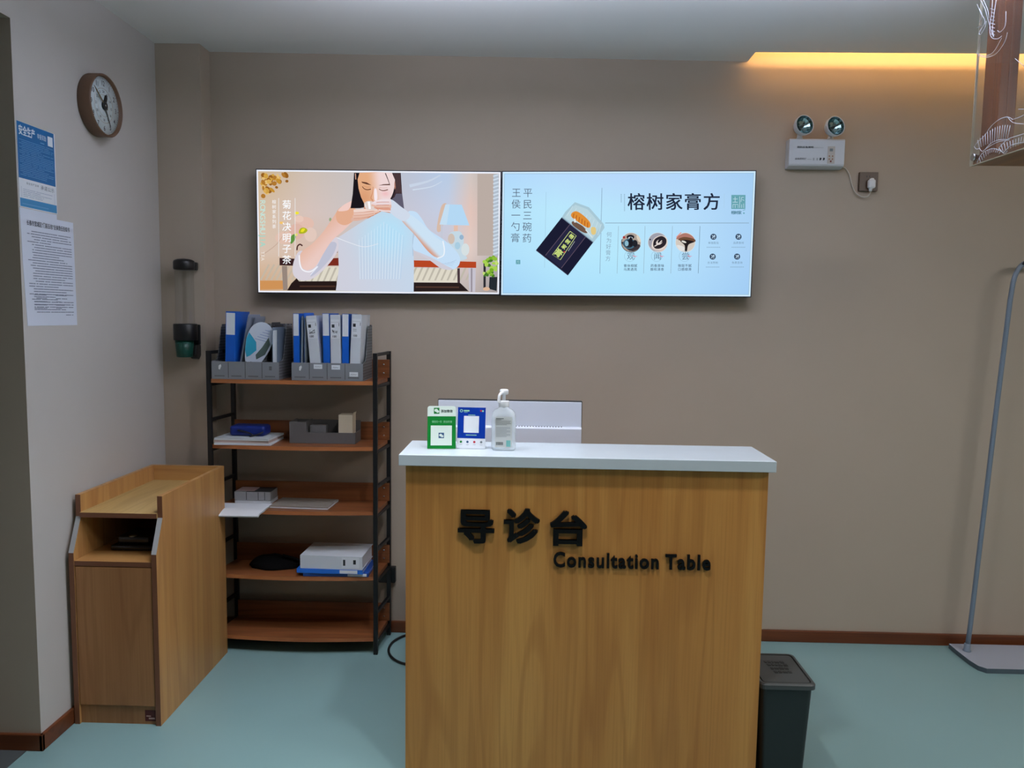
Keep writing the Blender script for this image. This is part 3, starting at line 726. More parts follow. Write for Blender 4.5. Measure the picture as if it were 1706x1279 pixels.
    # three round photographs
    p.ell(860, 532, 62, 62, (214, 226, 232), 40); p.ell(860, 532, 59, 59, (172, 160, 150), 40)
    p.poly([(802, 530), (820, 560), (860, 588), (900, 574), (916, 548), (880, 540), (840, 530)], (60, 54, 60), 4)
    p.ell(856, 498, 24, 14, (30, 30, 38)); p.ell(856, 504, 14, 7, (206, 220, 228)); p.ell(848, 540, 38, 32, (70, 110, 132)); p.ell(846, 540, 30, 25, (40, 44, 54)); p.ell(832, 538, 12, 18, (140, 186, 206)); p.ell(884, 538, 16, 22, (34, 36, 44)); p.ell(858, 528, 12, 30, (28, 28, 36))
    p.ring(860, 532, 60, 4, (90, 74, 72), 20, 200); p.ell(906, 508, 9, 24, (220, 208, 190), 20, -24); p.ell(816, 500, 8, 8, (166, 60, 60))
    p.ell(1025, 532, 62, 62, (214, 226, 232), 40); p.ell(1025, 532, 59, 59, (160, 160, 172), 40)
    p.poly([(986, 556), (1000, 510), (1044, 488), (1080, 506), (1080, 550), (1040, 580), (1006, 574)], (226, 214, 206), 5)
    p.poly([(996, 548), (1006, 512), (1046, 492), (1076, 510), (1074, 544), (1044, 568), (1010, 570)], (44, 38, 44), 5); p.ell(1034, 530, 22, 15, (226, 214, 208), 20, -34); p.ell(1042, 522, 20, 12, (40, 36, 42), 20, -34); p.line([(1004, 556), (1030, 540), (1050, 520)], 6, (230, 220, 214))
    p.poly([(976, 560), (1030, 584), (1074, 560), (1056, 584), (1020, 590)], (214, 196, 190), 4); p.ell(978, 514, 5, 5, (54, 60, 80))
    p.ell(1195, 532, 62, 62, (214, 226, 232), 40); p.ell(1195, 532, 59, 59, (210, 200, 190), 40)
    p.poly([(1140, 512), (1160, 486), (1200, 474), (1240, 494), (1252, 520), (1210, 506)], (176, 120, 108), 4); p.poly([(1150, 514), (1190, 498), (1252, 512), (1250, 530), (1190, 526)], (110, 76, 56), 4)
    p.poly([(1164, 522), (1200, 516), (1250, 528), (1214, 546), (1204, 586), (1192, 586), (1190, 550)], (36, 30, 32), 4); p.ell(1186, 528, 16, 6, (226, 222, 214), 16, 20); p.poly([(1142, 548), (1186, 560), (1186, 584), (1160, 580)], (226, 224, 222), 4)
    p.line([(1140, 500), (1170, 470)], 6, (226, 150, 140), 0)
    for cx, ch in ((857, '观'), (1023, '闻'), (1195, '尝')):
        p.ring(cx - 6, 618, 33, 1.8, (150, 184, 206)); p.char(ch, cx, 617, 50, (104, 130, 152)); p.line([(cx + 14, 618), (cx + 40, 618)], 3, (214, 150, 176), 0); p.line([(cx + 14, 612), (cx + 30, 624)], 4, (214, 140, 160), 0)
    for cx, a, c in ((855, '膏体细腻', '乌黑透亮'), (1021, '药香原味', '醇和清香'), (1190, '微甜不腻', '口感顺滑')):
        p.text(a, cx - 32, 677, cx + 32, 677, 20, (84, 104, 126), 0.01); p.text(c, cx - 33, 700, cx + 31, 700, 20, (84, 104, 126), 0.01)
    for cx, cy, s in ((1368, 497, '单独配伍'), (1522, 497, '品质食材'), (1362, 621, '古法熬制'), (1512, 621, '免费咨询')):
        p.ell(cx, cy, 19, 19, (58, 76, 100), 24); p.line([(cx - 8, cy - 10), (cx - 2, cy), (cx - 8, cy + 10)], 4, (196, 224, 244)); p.ell(cx + 6, cy - 4, 5, 7, (196, 224, 244), 12); p.line([(cx + 2, cy + 10), (cx + 10, cy + 8)], 3, (196, 224, 244), 0)
        p.text(s, cx - 25, cy + 38, cx + 25, cy + 38, 16, (112, 140, 162)); 
        for j in range(9): p.rect(cx - 42 + j * 9.5, cy + 63, cx - 36 + j * 9.5, cy + 68, (140, 172, 196))

light_box('wall_display', 'left lit wall display showing a woman in white drinking tea', [(68, 88), (1645, 100), (1637, 893), (80, 868)], (-1.262, -0.150, 1.634, 2.188, 1.640, 2.188), draw_tea)
light_box('wall_display', 'right lit wall display, pale blue with a black jar and large title', [(62, 97), (1632, 90), (1593, 872), (52, 858)], (-0.140, 0.994, 1.637, 2.189, 1.645, 2.203), draw_paste)

# ------------------------------------------------------------------ oak side cabinet by the left wall
cab = thing('side_cabinet', 'oak side cabinet with sloping cheeks and open niche by the left wall', 'cabinet', (-1.52, 3.02, 0))
CX0, CX1, CY0, CY1 = -1.682, -1.357, 2.71, 3.342; T = 0.018
def cheek(xa, xb):
    b = MB()
    pr = [(CY0, 0), (CY1, 0), (CY1, 0.86), (2.765, 0.86), (2.765, 0.778), (CY0, 0.655)]
    b.prism(pr, 'x', xa, xb, 0)
    s = b.build('side_panel', OAK, cab)
    e = MB(); e.box(xa - 0.0003, xb + 0.0003, CY0 - 0.0008, CY0, 0, 0.655); e.box(xa - 0.0003, xb + 0.0003, 2.7642, 2.765, 0.778, 0.86)
    e.build('edge_band', EDGE, s)
    g = MB(); L = math.hypot(0.055, 0.123); a = math.atan2(0.123, 0.055)
    M = Matrix.Translation((0, CY0, 0.655)) @ Matrix.Rotation(a, 4, 'X')
    g.box(xa - 0.0003, xb + 0.0003, 0.0, L, 0.0, 0.0012, M=M)
    g.build('sloping_edge', GREYEDGE, s)
    b2 = MB()
cheek(CX0, CX0 + T); cheek(CX1 - T, CX1)
b = MB(); b.box(CX0 + T, CX1 - T, CY1 - T, CY1, 0.0, 0.86); b.build('back_panel', OAKX, cab)
b = MB(); b.box(CX0 + T, CX1 - T, 2.757, CY1 - T, 0.777, 0.795, 0); b.box(CX0 + T, CX1 - T, 2.756, 2.757, 0.777, 0.795, 1); b.build('top_board', [OAKY, EDGE], cab)
b = MB(); b.box(CX0 + T, CX1 - T, 2.713, CY1 - T, 0.607, 0.625, 0); b.box(CX0 + T, CX1 - T, 2.712, 2.713, 0.607, 0.625, 1); b.build('niche_shelf', [OAKX, EDGE], cab)
b = MB(); b.box(CX0 + T + 0.003, CX1 - T - 0.003, 2.7125, 2.730, 0.075, 0.6035, bev=0.0008); b.build('door', OAKD, cab)
b = MB(); b.box(CX0 + T, CX1 - T, 2.722, 2.740, 0.0, 0.071); pl_ = b.build('plinth', OAKD, cab)
b = MB(); b.box(-1.422, -1.380, 2.7212, 2.7219, 0.012, 0.055, 0); b.box(-1.417, -1.40, 2.7206, 2.7212, 0.03, 0.034, 1); b.box(-1.408, -1.385, 2.7206, 2.7212, 0.02, 0.026, 1)
b.build('sticker', [mat('dark red sticker', rgb(92, 30, 28), 0.5), mat('sticker ink', rgb(190, 150, 140), 0.5)], pl_)
b = MB(); b.box(-1.60, -1.40, 2.84, 3.05, 0.626, 0.645, 0, bev=0.006); b.box(-1.585, -1.46, 2.86, 3.0, 0.645, 0.675, 0, bev=0.01)
b.lathe([(0.016, 0), (0.016, 0.003), (0, 0.003)], (-1.525, 2.87, 0.6752), 20, 1)
single(b, 'desk_gadget', [mat('dark gadget', rgb(28, 26, 28), 0.25), CHROME], 'dark glossy device lying inside the niche of the oak cabinet', 'device', (-1.5, 2.94, 0.626))

# ------------------------------------------------------------------ shelving rack
rack = thing('shelf_rack', 'black steel rack with five walnut shelves against the back wall', 'shelf', (-1.05, 3.47, 0))
XLF, XRF, YF, YR = -1.423, -0.683, 3.36, 3.575
def post(x, y, z1=1.37):
    b = MB(); b.box(x - 0.0095, x + 0.0095, y - 0.0095, y + 0.0095, 0, z1, bev=0.0015)
    b.build('post', BLACKM, rack)
XLR, XRR = -1.40, -0.663
for x, y in ((XLF, YF), (XRF, YF), (XLR, YR), (XRR, YR)): post(x, y)
SH = [1.246, 0.953, 0.662, 0.362, 0.078]
for z in SH:
    b = MB(); pts = [(XLR + 0.012, 3.562), (XRR - 0.012, 3.562), (XRF - 0.0105, YF + 0.012)]
    pts = [(XLR + 0.004, 3.564), (XRR - 0.004, 3.564), (XRF + 0.004, YF + 0.016), (XRF - 0.0105, YF + 0.011), (XRF - 0.0105, YF - 0.004)]
    n = 14
    for k in range(1, n):
        t = k / n; pts.append((XRF - 0.0105 + (XLF + 0.0105 - XRF + 0.0105) * t, YF - 0.004 - 0.024 * math.sin(math.pi * t)))
    pts += [(XLF + 0.0105, YF - 0.004), (XLF + 0.0105, YF + 0.011), (XLF, YF + 0.016)]
    b.prism(pts, 'z', z - 0.017, z)
    s = b.build('shelf', [WALNUT, WALEDGE], rack)
    for pg in s.data.polygons:
        if pg.normal.y < -0.5: pg.material_index = 1
    b = MB(); b.box(XLR + 0.012, XRR + 0.006, 3.5535, 3.5635, z + 0.0005, z + 0.085)
    u = b.build('upstand', WALNUT, s)
    for zz in (0.022, 0.062):
        b = MB(); b.lathe([(0.004, 0), (0.004, 0.0012), (0, 0.0012)], (XRR - 0.02, 3.5525, z + zz), 12, M=Matrix.Translation((XRR - 0.02, 3.5535, z + zz)) @ Matrix.Rotation(R(90), 4, 'X') @ Matrix.Translation((-(XRR - 0.02), -3.5525, -(z + zz))))
        b.build('screw', CHROME, s)
def rail(xf, xr, z):
    b = MB(); d = 0.006
    b.prism([(xf - d, YF + 0.01), (xf + d, YF + 0.01), (xr + d, YR - 0.01), (xr - d, YR - 0.01)], 'z', z - 0.007, z + 0.007)
    b.build('side_rail', BLACKM, rack)
for xf, xr in ((XLF, XLR), (XRF, XRR)):
    rail(xf, xr, 1.3625)
    for z in SH: rail(xf, xr, z - 0.0255)
    for z in (1.062, 0.769, 0.48, 0.19): rail(xf, xr, z)

# ------------------------------------------------------------------ file organisers and what they hold
LAT = bpy.data.materials.new('lattice grey plastic'); LAT.use_nodes = True
nt = LAT.node_tree; bs = nt.nodes['Principled BSDF']; bs.inputs['Roughness'].default_value = 0.5
tc = nt.nodes.new('ShaderNodeTexCoord'); mp = nt.nodes.new('ShaderNodeMapping'); mp.inputs['Rotation'].default_value = (R(45), 0, 0); mp.inputs['Scale'].default_value = (110, 110, 110)
ck = nt.nodes.new('ShaderNodeTexChecker'); ck.inputs['Scale'].default_value = 1.0; ck.inputs['Color1'].default_value = rgb(118, 120, 124); ck.inputs['Color2'].default_value = rgb(74, 75, 78)
nt.links.new(tc.outputs['Object'], mp.inputs['Vector']); nt.links.new(mp.outputs[0], ck.inputs['Vector']); nt.links.new(ck.outputs[0], bs.inputs['Base Color'])
def organiser(label, x0, x1, z, holders):
    root = thing('file_organizer', label, 'file organizer', ((x0 + x1) / 2, 3.45, z), 'grey desktop file organizers')
    y0, y1 = 3.352, 3.55; w = (x1 - x0) / 4
    b = MB(); b.box(x0, x1, y0, y1, z + 0.0005, z + 0.004); b.build('base', GREYP, root)
    b = MB()
    b.box(x0, x1, y0, y0 + 0.003, z + 0.004, z + 0.078, bev=0.0008)
    for i in range(4):
        for k in range(9): b.box(x0 + i * w + 0.014 + k * (w - 0.03) / 9, x0 + i * w + 0.014 + (k + 0.6) * (w - 0.03) / 9, y0 - 0.0004, y0, z + 0.012, z + 0.017, 1)
        if i: b.box(x0 + i * w - 0.0012, x0 + i * w + 0.0012, y0 - 0.0005, y0, z + 0.006, z + 0.076, 1)
    fp = b.build('front_panel', [GREYP, GREYD], root)
    b = MB(); b.box(x0, x1, y1 - 0.003, y1, z + 0.004, z + 0.245); b.build('back_panel', LAT, root)
    for i in range(5):
        x = x0 + (x1 - x0 - 0.003) * i / 4
        b = MB(); pr = [(y0 + 0.0035, z + 0.0045), (y1 - 0.0035, z + 0.0045), (y1 - 0.0035, z + 0.24), (y0 + 0.125, z + 0.24), (y0 + 0.112, z + 0.225), (y0 + 0.075, z + 0.11), (y0 + 0.055, z + 0.085), (y0 + 0.0035, z + 0.078)]
        b.prism(pr, 'x', x, x + 0.003); b.build('divider', LAT, root)
    for i, kind in holders:
        b = MB(); cx = x0 + (i + 0.5) * w
        if kind == 'emblem':
            b.prism([(cx - 0.006, z + 0.045), (cx, z + 0.042), (cx + 0.007, z + 0.058), (cx + 0.004, z + 0.066), (cx - 0.005, z + 0.06)], 'y', y0 - 0.0008, y0)
            b.build('emblem', WHITEP, fp)
        elif kind == 'mark':
            for k in range(3): b.box(cx - 0.006, cx + 0.006, y0 - 0.0006, y0, z + 0.043 + k * 0.006, z + 0.047 + k * 0.006)
            b.build('mark', GREYD, fp)
        else:
            dz = kind
            b.box(cx - 0.02, cx + 0.018, y0 - 0.0007, y0, z + dz, z + dz + 0.02, 0); 
            b.tube([(cx - 0.014, y0 - 0.0009, z + dz + 0.007), (cx - 0.009, y0 - 0.0009, z + dz + 0.012), (cx - 0.006, y0 - 0.0009, z + dz + 0.007), (cx, y0 - 0.0009, z + dz + 0.011), (cx + 0.004, y0 - 0.0009, z + dz + 0.008), (cx + 0.011, y0 - 0.0009, z + dz + 0.010)], 0.0007, 6, 1)
            b.build('label', [PAPER, MATS['label ink']], fp)
organiser('grey four-slot file organizer with blue binder, at left on top of the rack', -1.408, -1.108, 1.246, [(0, 'emblem'), (3, 'mark')])
organiser('grey four-slot file organizer with three white front stickers, at right on top of the rack', -1.052, -0.736, 1.246, [(0, 'emblem'), (1, 0.052), (2, 0.050), (3, 0.020)])

ZB = 1.2515
def slab(xb, xt, w, y0, y1, h, z=ZB):
    """matrix that carries an upright slab (x 0..w, y, z 0..h) leaning from xb at its foot to xt at its top"""
    a = math.atan2(xt - xb, h)
    return Matrix.Translation((xb, 0, z + max(0, math.sin(-a) * 0) )) @ Matrix.Rotation(a, 4, 'Y')
def binder(name, label, cat, xb, xt, w, y0, y1, h, m_cover, spine_label=None, group=None, tabs=False, parts=None):
    a = math.atan2(xt - xb, h)
    lift = w * math.sin(a) if a > 0 else 0
    root = thing(name, label, cat, (xb, (y0 + y1) / 2, ZB), group)
    M = Matrix.Translation((xb, 0, ZB + lift)) @ Matrix.Rotation(a, 4, 'Y')
    b = MB()
    b.box(0, 0.0022, y0 + 0.001, y1, 0, h, 0, M=M); b.box(w - 0.0022, w, y0 + 0.001, y1, 0, h, 0, M=M); b.box(0, w, y0, y0 + 0.0025, 0, h, 0, bev=0.0008, M=M)
    b.build('cover', m_cover, root)
    b = MB(); b.box(0.0028, w - 0.0028, y0 + 0.004, y1 - 0.008, 0.003, h - 0.012, 0, M=M); b.build('pages', PAPER, root)
    if spine_label:
        z0, z1, kind = spine_label
        b = MB(); b.box(w * 0.06, w * 0.94, y0 - 0.0008, y0 - 0.0001, z0, z1, 0, M=M)
        if kind:
            i = 1
            b.box(w * 0.16, w * 0.16 + 0.012, y0 - 0.0013, y0 - 0.0008, z1 - 0.036, z1 - 0.022, 1, M=M)
            b.box(w * 0.06, w * 0.94, y0 - 0.0013, y0 - 0.0008, z1 - 0.0125, z1 - 0.0115, 2, M=M)
            px = w * 0.18
            if kind > 1:
                for k in range(5):
                    r2 = random.Random(int(kind * 10 + k)); pts = [(px + r2.random() * w * 0.6, y0 - 0.0014, z1 - 0.044 - r2.random() * 0.018) for _ in range(3)]
                    b.tube(pts, 0.0009, 5, 1, M=M)
            else:
                for k in range(2): b.box(px, px + 0.016, y0 - 0.0013, y0 - 0.0008, z1 - 0.048 - k * 0.007, z1 - 0.0455 - k * 0.007, 2, M=M)
            vs, fs = glyphs('100', 0.02); s_ = 0.013
            b.add([(px + v.x * s_, y0 - 0.0014, z1 - 0.079 + v.y * s_) for v in vs], fs, 1, M)
            b.box(w * 0.86, w * 0.90, y0 - 0.0013, y0 - 0.0008, z1 - 0.03, z1 - 0.016, 1, M=M)
        b.build('spine_label', [PAPER, mat('spine ink', rgb(40, 44, 50), 0.6), MATS['label faint ink']], root)
    return root
def sheet_folder(label, xb, xt, w, y0, y1, h, mt, group=None, name='document_folder', edge=None):
    a = math.atan2(xt - xb, h); lift = w * math.sin(a) if a > 0 else 0
    root = thing(name, label, 'folder', (xb, (y0 + y1) / 2, ZB), group)
    M = Matrix.Translation((xb, 0, ZB + lift)) @ Matrix.Rotation(a, 4, 'Y')
    b = MB(); b.box(0, 0.0012, y0, y1, 0, h, 0, M=M); b.box(w - 0.0012, w, y0, y1, 0, h * 0.97, 0, M=M); b.box(0, w, y1 - 0.002, y1, 0, h * 0.97, 0, M=M); b.build('cover', mt, root)
    b = MB(); b.box(0.0016, w - 0.0016, y0 + 0.004, y1 - 0.003, 0.002, h * 0.94, 0, M=M); b.build('papers', edge or PAPER, root)
    return root
WHITEB = mat('white frosted plastic', rgb(214, 219, 226), 0.35)
FROST = clear('frosted film', (0.80, 0.84, 0.9, 1), 0.25, 0.62, rgb(186, 196, 214))
FOLDG = mat('grey folder', rgb(132, 142, 150), 0.45); FOLDK = mat('charcoal folder', rgb(66, 66, 70), 0.6); FOLDB = mat('bright blue folder', rgb(30, 110, 214), 0.35)
# left organiser
binder('ring_binder', 'thick blue ring binder with plain white spine label in the left file organizer', 'binder', -1.352, -1.343, 0.044, 3.362, 3.53, 0.292, BLUE, (0.190, 0.286, 0))
sheet_folder('frosted clear folder leaning right behind the thick blue binder', -1.302, -1.246, 0.006, 3.372, 3.52, 0.285, FROST, edge=FROST)
sheet_folder('milky see-through folder with silver edge between blue binder and hand fan', -1.288, -1.226, 0.004, 3.40, 3.53, 0.278, FROST, edge=FROST)
fan = thing('hand_fan', 'white and cyan round-topped paper hand fan in the left file organizer', 'fan', (-1.235, 3.40, ZB))
M = Matrix.Translation((-1.262, 3.372, ZB + 0.001)) @ Matrix.Rotation(R(17), 4, 'Y') @ Matrix.Rotation(R(22), 4, 'Z')
b = MB(); pts = [(-0.016, 0.062), (-0.036, 0.12), (-0.044, 0.18), (-0.036, 0.226), (-0.012, 0.253), (0.02, 0.258), (0.05, 0.24), (0.066, 0.205), (0.064, 0.15), (0.05, 0.10), (0.03, 0.062)]
pp = [(p.x, p.y) for p in catmull([(a, c_, 0) for a, c_ in pts], 4, True)]
b.prism(pp, 'y', 0, 0.0022, M=M); bl = b.build('blade', mat('fan paper', rgb(204, 212, 226), 0.6), fan)
b = MB(); pts = [(-0.036, 0.12), (-0.0435, 0.17), (-0.040, 0.20), (0.0, 0.165), (0.01, 0.13), (-0.01, 0.10), (-0.022, 0.09)]
b.prism(pts, 'y', -0.0008, -0.0001, 0, M=M)
for k in range(5): b.box(-0.01 + 0.008 * k, 0.05 - 0.002 * k, -0.0006, -0.0001, 0.178 + k * 0.012, 0.180 + k * 0.012, 1, M=M)
b.prism([(0.02, 0.09), (0.05, 0.12), (0.06, 0.17), (0.045, 0.20), (0.03, 0.15), (0.012, 0.11)], 'y', -0.0007, -0.0001, 2, M=M)
b.build('print', [mat('cyan print', rgb(44, 158, 190), 0.5), mat('fan ink', rgb(120, 140, 190), 0.6), mat('fan dark print', rgb(72, 88, 84), 0.6)], bl)
b = MB(); b.tube(catmull([tuple(M @ Vector(v)) for v in ((0.004, -0.001, 0.075), (0.0, -0.003, 0.05), (-0.006, -0.003, 0.02), (-0.012, -0.002, 0.004))], 5), 0.0055, 10); b.build('handle', GREYP, fan)
sheet_folder('dark patterned folder leaning behind the hand fan', -1.212, -1.176, 0.010, 3.44, 3.535, 0.225, mat('patterned cover', rgb(52, 60, 54), 0.6, noise=0.6, nscale=120), edge=FOLDK)
sheet_folder('charcoal grey folder, tallest of the dark ones at right in the left file organizer', -1.170, -1.160, 0.016, 3.42, 3.535, 0.246, FOLDK, edge=FOLDK)
sheet_folder('blue-grey translucent folder at the right end of the left file organizer', -1.143, -1.140, 0.022, 3.368, 3.53, 0.225, mat('blue grey folder', rgb(112, 128, 146), 0.4))
# right organiser
YA, YZ = 3.366, 3.535
binder('ring_binder', 'leftmost blue ring binder with white top label in the right file organizer', 'binder', -1.0465, -1.0465, 0.026, YA, YZ, 0.288, BLUE, (0.190, 0.286, 0))
sheet_folder('thin grey folder next to the leftmost blue binder of the right file organizer', -1.017, -1.011, 0.006, YA + 0.006, YZ, 0.275, FOLDG)
sheet_folder('thin bright blue folder between grey folders in the right file organizer', -1.0085, -1.0035, 0.005, YA + 0.02, YZ, 0.291, FOLDB)
sheet_folder('thin pale grey folder left of the first white box file', -0.9975, -0.9965, 0.005, YA + 0.002, YZ, 0.268, FOLDG)
binder('box_file', 'white box file with handwritten black label, leftmost white one on the rack', 'box file', -0.967, -0.990, 0.046, YA - 0.003, YZ, 0.278, WHITEB, (0.178, 0.262, 2))
binder('ring_binder', 'blue ring binder with white top label between the first two white box files', 'binder', -0.914, -0.918, 0.031, YA, YZ, 0.290, BLUE, (0.192, 0.288, 0))
binder('box_file', 'white box file with black and green handwriting, middle white one on the rack', 'box file', -0.8795, -0.8825, 0.044, YA - 0.003, YZ, 0.284, WHITEB, (0.180, 0.264, 3))
binder('ring_binder', 'blue ring binder with white top label between the last two white box files', 'binder', -0.8325, -0.830, 0.030, YA, YZ, 0.289, BLUE, (0.190, 0.287, 0))
binder('box_file', 'white box file with large printed label, rightmost white one on the rack', 'box file', -0.799, -0.786, 0.044, YA - 0.003, YZ, 0.286, WHITEB, (0.184, 0.268, 1))

# ------------------------------------------------------------------ second shelf
Z2 = 0.9535
def flat(name, label, cat, x0, x1, y0, y1, z0, z1, rot, mt, edge, group=None, cover=True):
    cx, cy = (x0 + x1) / 2, (y0 + y1) / 2
    root = thing(name, label, cat, (cx, cy, z0), group)
    M = Matrix.Translation((cx, cy, 0)) @ Matrix.Rotation(rot, 4, 'Z'); hx, hy = (x1 - x0) / 2, (y1 - y0) / 2
    t = min(0.0012, (z1 - z0) * 0.2)
    b = MB(); b.box(-hx + 0.001, hx - 0.001, -hy + 0.0015, hy - 0.0015, z0 + t, z1 - t, M=M); b.build('pages', edge, root)
    b = MB(); b.box(-hx, hx, -hy, hy, z1 - t, z1, M=M); b.box(-hx, hx, -hy, hy, z0, z0 + t, M=M); b.box(-hx, -hx + t, -hy, hy, z0 + t, z1 - t, M=M)
    b.build('cover', mt, root)
    return root
OLDP = mat('aged paper', rgb(206, 198, 182), 0.8); GREYB = mat('grey cover', rgb(150, 150, 150), 0.6); PINKP = mat('pinkish paper', rgb(196, 172, 166), 0.7)
flat('magazine', 'white magazine at the bottom of the pile on the second shelf', 'magazine', -1.402, -1.150, 3.345, 3.54, Z2, Z2 + 0.008, R(1), PAPER, PAPER)
flat('magazine', 'cream booklet in the middle of the pile on the second shelf', 'magazine', -1.404, -1.155, 3.352, 3.545, Z2 + 0.0085, Z2 + 0.020, R(-1.5), OLDP, PINKP)
flat('magazine', 'pale paper stack on top of the pile under the blue pouch', 'papers', -1.400, -1.152, 3.350, 3.54, Z2 + 0.0205, Z2 + 0.029, R(-3), mat('pale cover', rgb(196, 202, 204), 0.7), PAPER)
pouch = thing('glasses_case', 'dark blue soft case with black strap lying on the paper pile', 'case', (-1.275, 3.44, Z2 + 0.0295))
b = MB(); b.box(-1.356, -1.195, 3.405, 3.50, Z2 + 0.0298, Z2 + 0.077, bev=0.014, seg=4); b.build('case_body', BLUED, pouch)
b = MB(); b.tube(catmull([(-1.315, 3.400, Z2 + 0.058), (-1.27, 3.398, Z2 + 0.05), (-1.245, 3.394, Z2 + 0.038), (-1.255, 3.386, Z2 + 0.033), (-1.22, 3.390, Z2 + 0.042), (-1.20, 3.403, Z2 + 0.052)], 5), 0.003, 8); b.build('strap', BLACK, pouch)
TRAYM = mat('tray grey', rgb(98, 95, 94), 0.5)
tray = thing('desk_tray', 'dark grey desk tray with compartments on the second shelf', 'tray', (-0.94, 3.47, Z2))
b = MB(); x0, x1, y0, y1 = -1.088, -0.788, 3.425, 3.54
b.box(x0, x1, y0, y1, Z2, Z2 + 0.004); b.box(x0, x1, y1 - 0.004, y1, Z2 + 0.004, Z2 + 0.094); b.box(x1 - 0.004, x1, y0, y1 - 0.004, Z2 + 0.004, Z2 + 0.05)
b.box(x0 + 0.076, x1 - 0.004, y0, y0 + 0.004, Z2 + 0.004, Z2 + 0.05)
b.box(x0, x0 + 0.076, y0, y0 + 0.004, Z2 + 0.004, Z2 + 0.098); b.box(x0, x0 + 0.004, y0 + 0.004, y1 - 0.004, Z2 + 0.004, Z2 + 0.098); b.box(x0 + 0.072, x0 + 0.076, y0 + 0.004, y1 - 0.004, Z2 + 0.004, Z2 + 0.098)
b.build('tray_body', TRAYM, tray)
b = MB(); b.box(x0 + 0.085, x0 + 0.158, y0 + 0.03, y0 + 0.07, Z2 + 0.0045, Z2 + 0.078, bev=0.002); b.build('inner_box', mat('mid grey plastic', rgb(112, 110, 110), 0.5), tray)
b = MB(); b.box(-0.866, -0.801, 3.432, 3.495, Z2 + 0.0045, Z2 + 0.132, bev=0.0015)
for k in range(10): b.box(-0.8664, -0.8006, 3.4316, 3.4954, Z2 + 0.015 + k * 0.011, Z2 + 0.0153 + k * 0.011, 1)
b.prism([(-0.802, Z2 + 0.132), (-0.80, Z2 + 0.132), (-0.797, Z2 + 0.142), (-0.799, Z2 + 0.142)], 'y', 3.432, 3.495, 0)
single(b, 'note_block', [mat('beige note paper', rgb(204, 190, 166), 0.8), OLDP], 'beige cube of note paper standing in the dark grey desk tray', 'note block', (-0.834, 3.46, Z2 + 0.0045))

# ------------------------------------------------------------------ third shelf
Z3 = 0.6625
lb = thing('leaflet', 'white leaflet hanging over the front edge of the third shelf', 'leaflet', (-1.27, 3.35, Z3))
b = MB(); vs = []; fs = []
for side, dz in ((0, 0.0), (1, 0.004)):
    pass
prof = [(3.44, 0.002), (3.38, 0.003), (3.34, 0.004), (3.32, 0.002), (3.295, -0.004), (3.272, -0.012)]
for t in (0.0, 0.0025):
    for y, z in prof:
        for x in (-1.400, -1.174): vs.append((x + (0.01 if x > -1.2 and y < 3.31 else 0) * -1, y, Z3 + z + t))
n = len(prof) * 2
for i in range(len(prof) - 1):
    a = i * 2; fs += [(a + 1, a, a + 2, a + 3), (n + a, n + a + 1, n + a + 3, n + a + 2), (a, n + a, n + a + 2, a + 2), (a + 1, a + 3, n + a + 3, n + a + 1)]
fs += [(0, 1, n + 1, n), (n - 1, n - 2, 2 * n - 2, 2 * n - 1)]
b.add(vs, fs); b.build('cover', PAPER, lb)
b = MB(); b.add([(v[0] + 0.002, v[1] + 0.002, v[2] - 0.0042) for v in vs if True], fs); 
b.v = [Vector((v.x, v.y, v.z if v.y < 3.33 else max(v.z, Z3 + 0.0003))) for v in b.v]
b.build('inner_sheet', mat('grey paper', rgb(190, 194, 196), 0.8), lb)
flat('book', 'grey book with white page edge lying on the right of the third shelf pile', 'book', -1.165, -0.895, 3.372, 3.535, Z3, Z3 + 0.010, R(-3), mat('warm grey cover', rgb(140, 132, 122), 0.55), PAPER)
flat('book', 'lowest thin book of the small stack on the third shelf', 'book', -1.352, -1.185, 3.446, 3.55, Z3, Z3 + 0.016, R(0), mat('white cover', rgb(176, 180, 184), 0.5), PAPER)
bk = thing('card_box', 'black and white patterned box in the small stack on the third shelf', 'box', (-1.27, 3.495, Z3 + 0.0165))
b = MB(); b.box(-1.354, -1.187, 3.448, 3.548, Z3 + 0.0167, Z3 + 0.056, bev=0.001); b.build('box_body', mat('box grey', rgb(150, 150, 152), 0.6), bk)
b = MB()
for x in (-1.30, -1.245, -1.215): b.box(x, x + 0.003, 3.4472, 3.448, Z3 + 0.018, Z3 + 0.055)
b.box(-1.30, -1.187, 3.45, 3.547, Z3 + 0.0561, Z3 + 0.0566); b.build('dark_print', FOLDK, bk)
b = MB(); b.box(-1.345, -1.265, 3.46, 3.53, Z3 + 0.057, Z3 + 0.0605, bev=0.0005)
single(b, 'note_pad', mat('pink note paper', rgb(178, 150, 150), 0.8), 'small pinkish note pad on top of the patterned box, third shelf', 'note pad', (-1.305, 3.495, Z3 + 0.057))

# ------------------------------------------------------------------ fourth shelf
Z4 = 0.3625
b = MB(); vs = []; fs = []; nu, nv = 26, 10
for j in range(nv + 1):
    for i in range(nu):
        t = 2 * math.pi * i / nu; h = j / nv
        rr = math.sqrt(max(0.0, 1 - h ** 2.2)) * (1 + 0.07 * math.sin(3 * t + 4 * h) + 0.04 * math.sin(7 * t))
        sx = 0.115 if math.cos(t) < 0 else 0.138
        z = 0.054 * h * (1 - 0.25 * max(0, math.cos(t)) + 0.05 * math.sin(5 * t))
        vs.append((-1.185 + sx * rr * math.cos(t), 3.475 + 0.062 * rr * math.sin(t), Z4 + 0.0006 + z))
for j in range(nv):
    for i in range(nu): fs.append((j * nu + i, j * nu + (i + 1) % nu, (j + 1) * nu + (i + 1) % nu, (j + 1) * nu + i))
fs.append(tuple(reversed(range(nu)))); fs.append(tuple(range(nv * nu, nv * nu + nu)))
b.add(vs, fs, smooth=True)
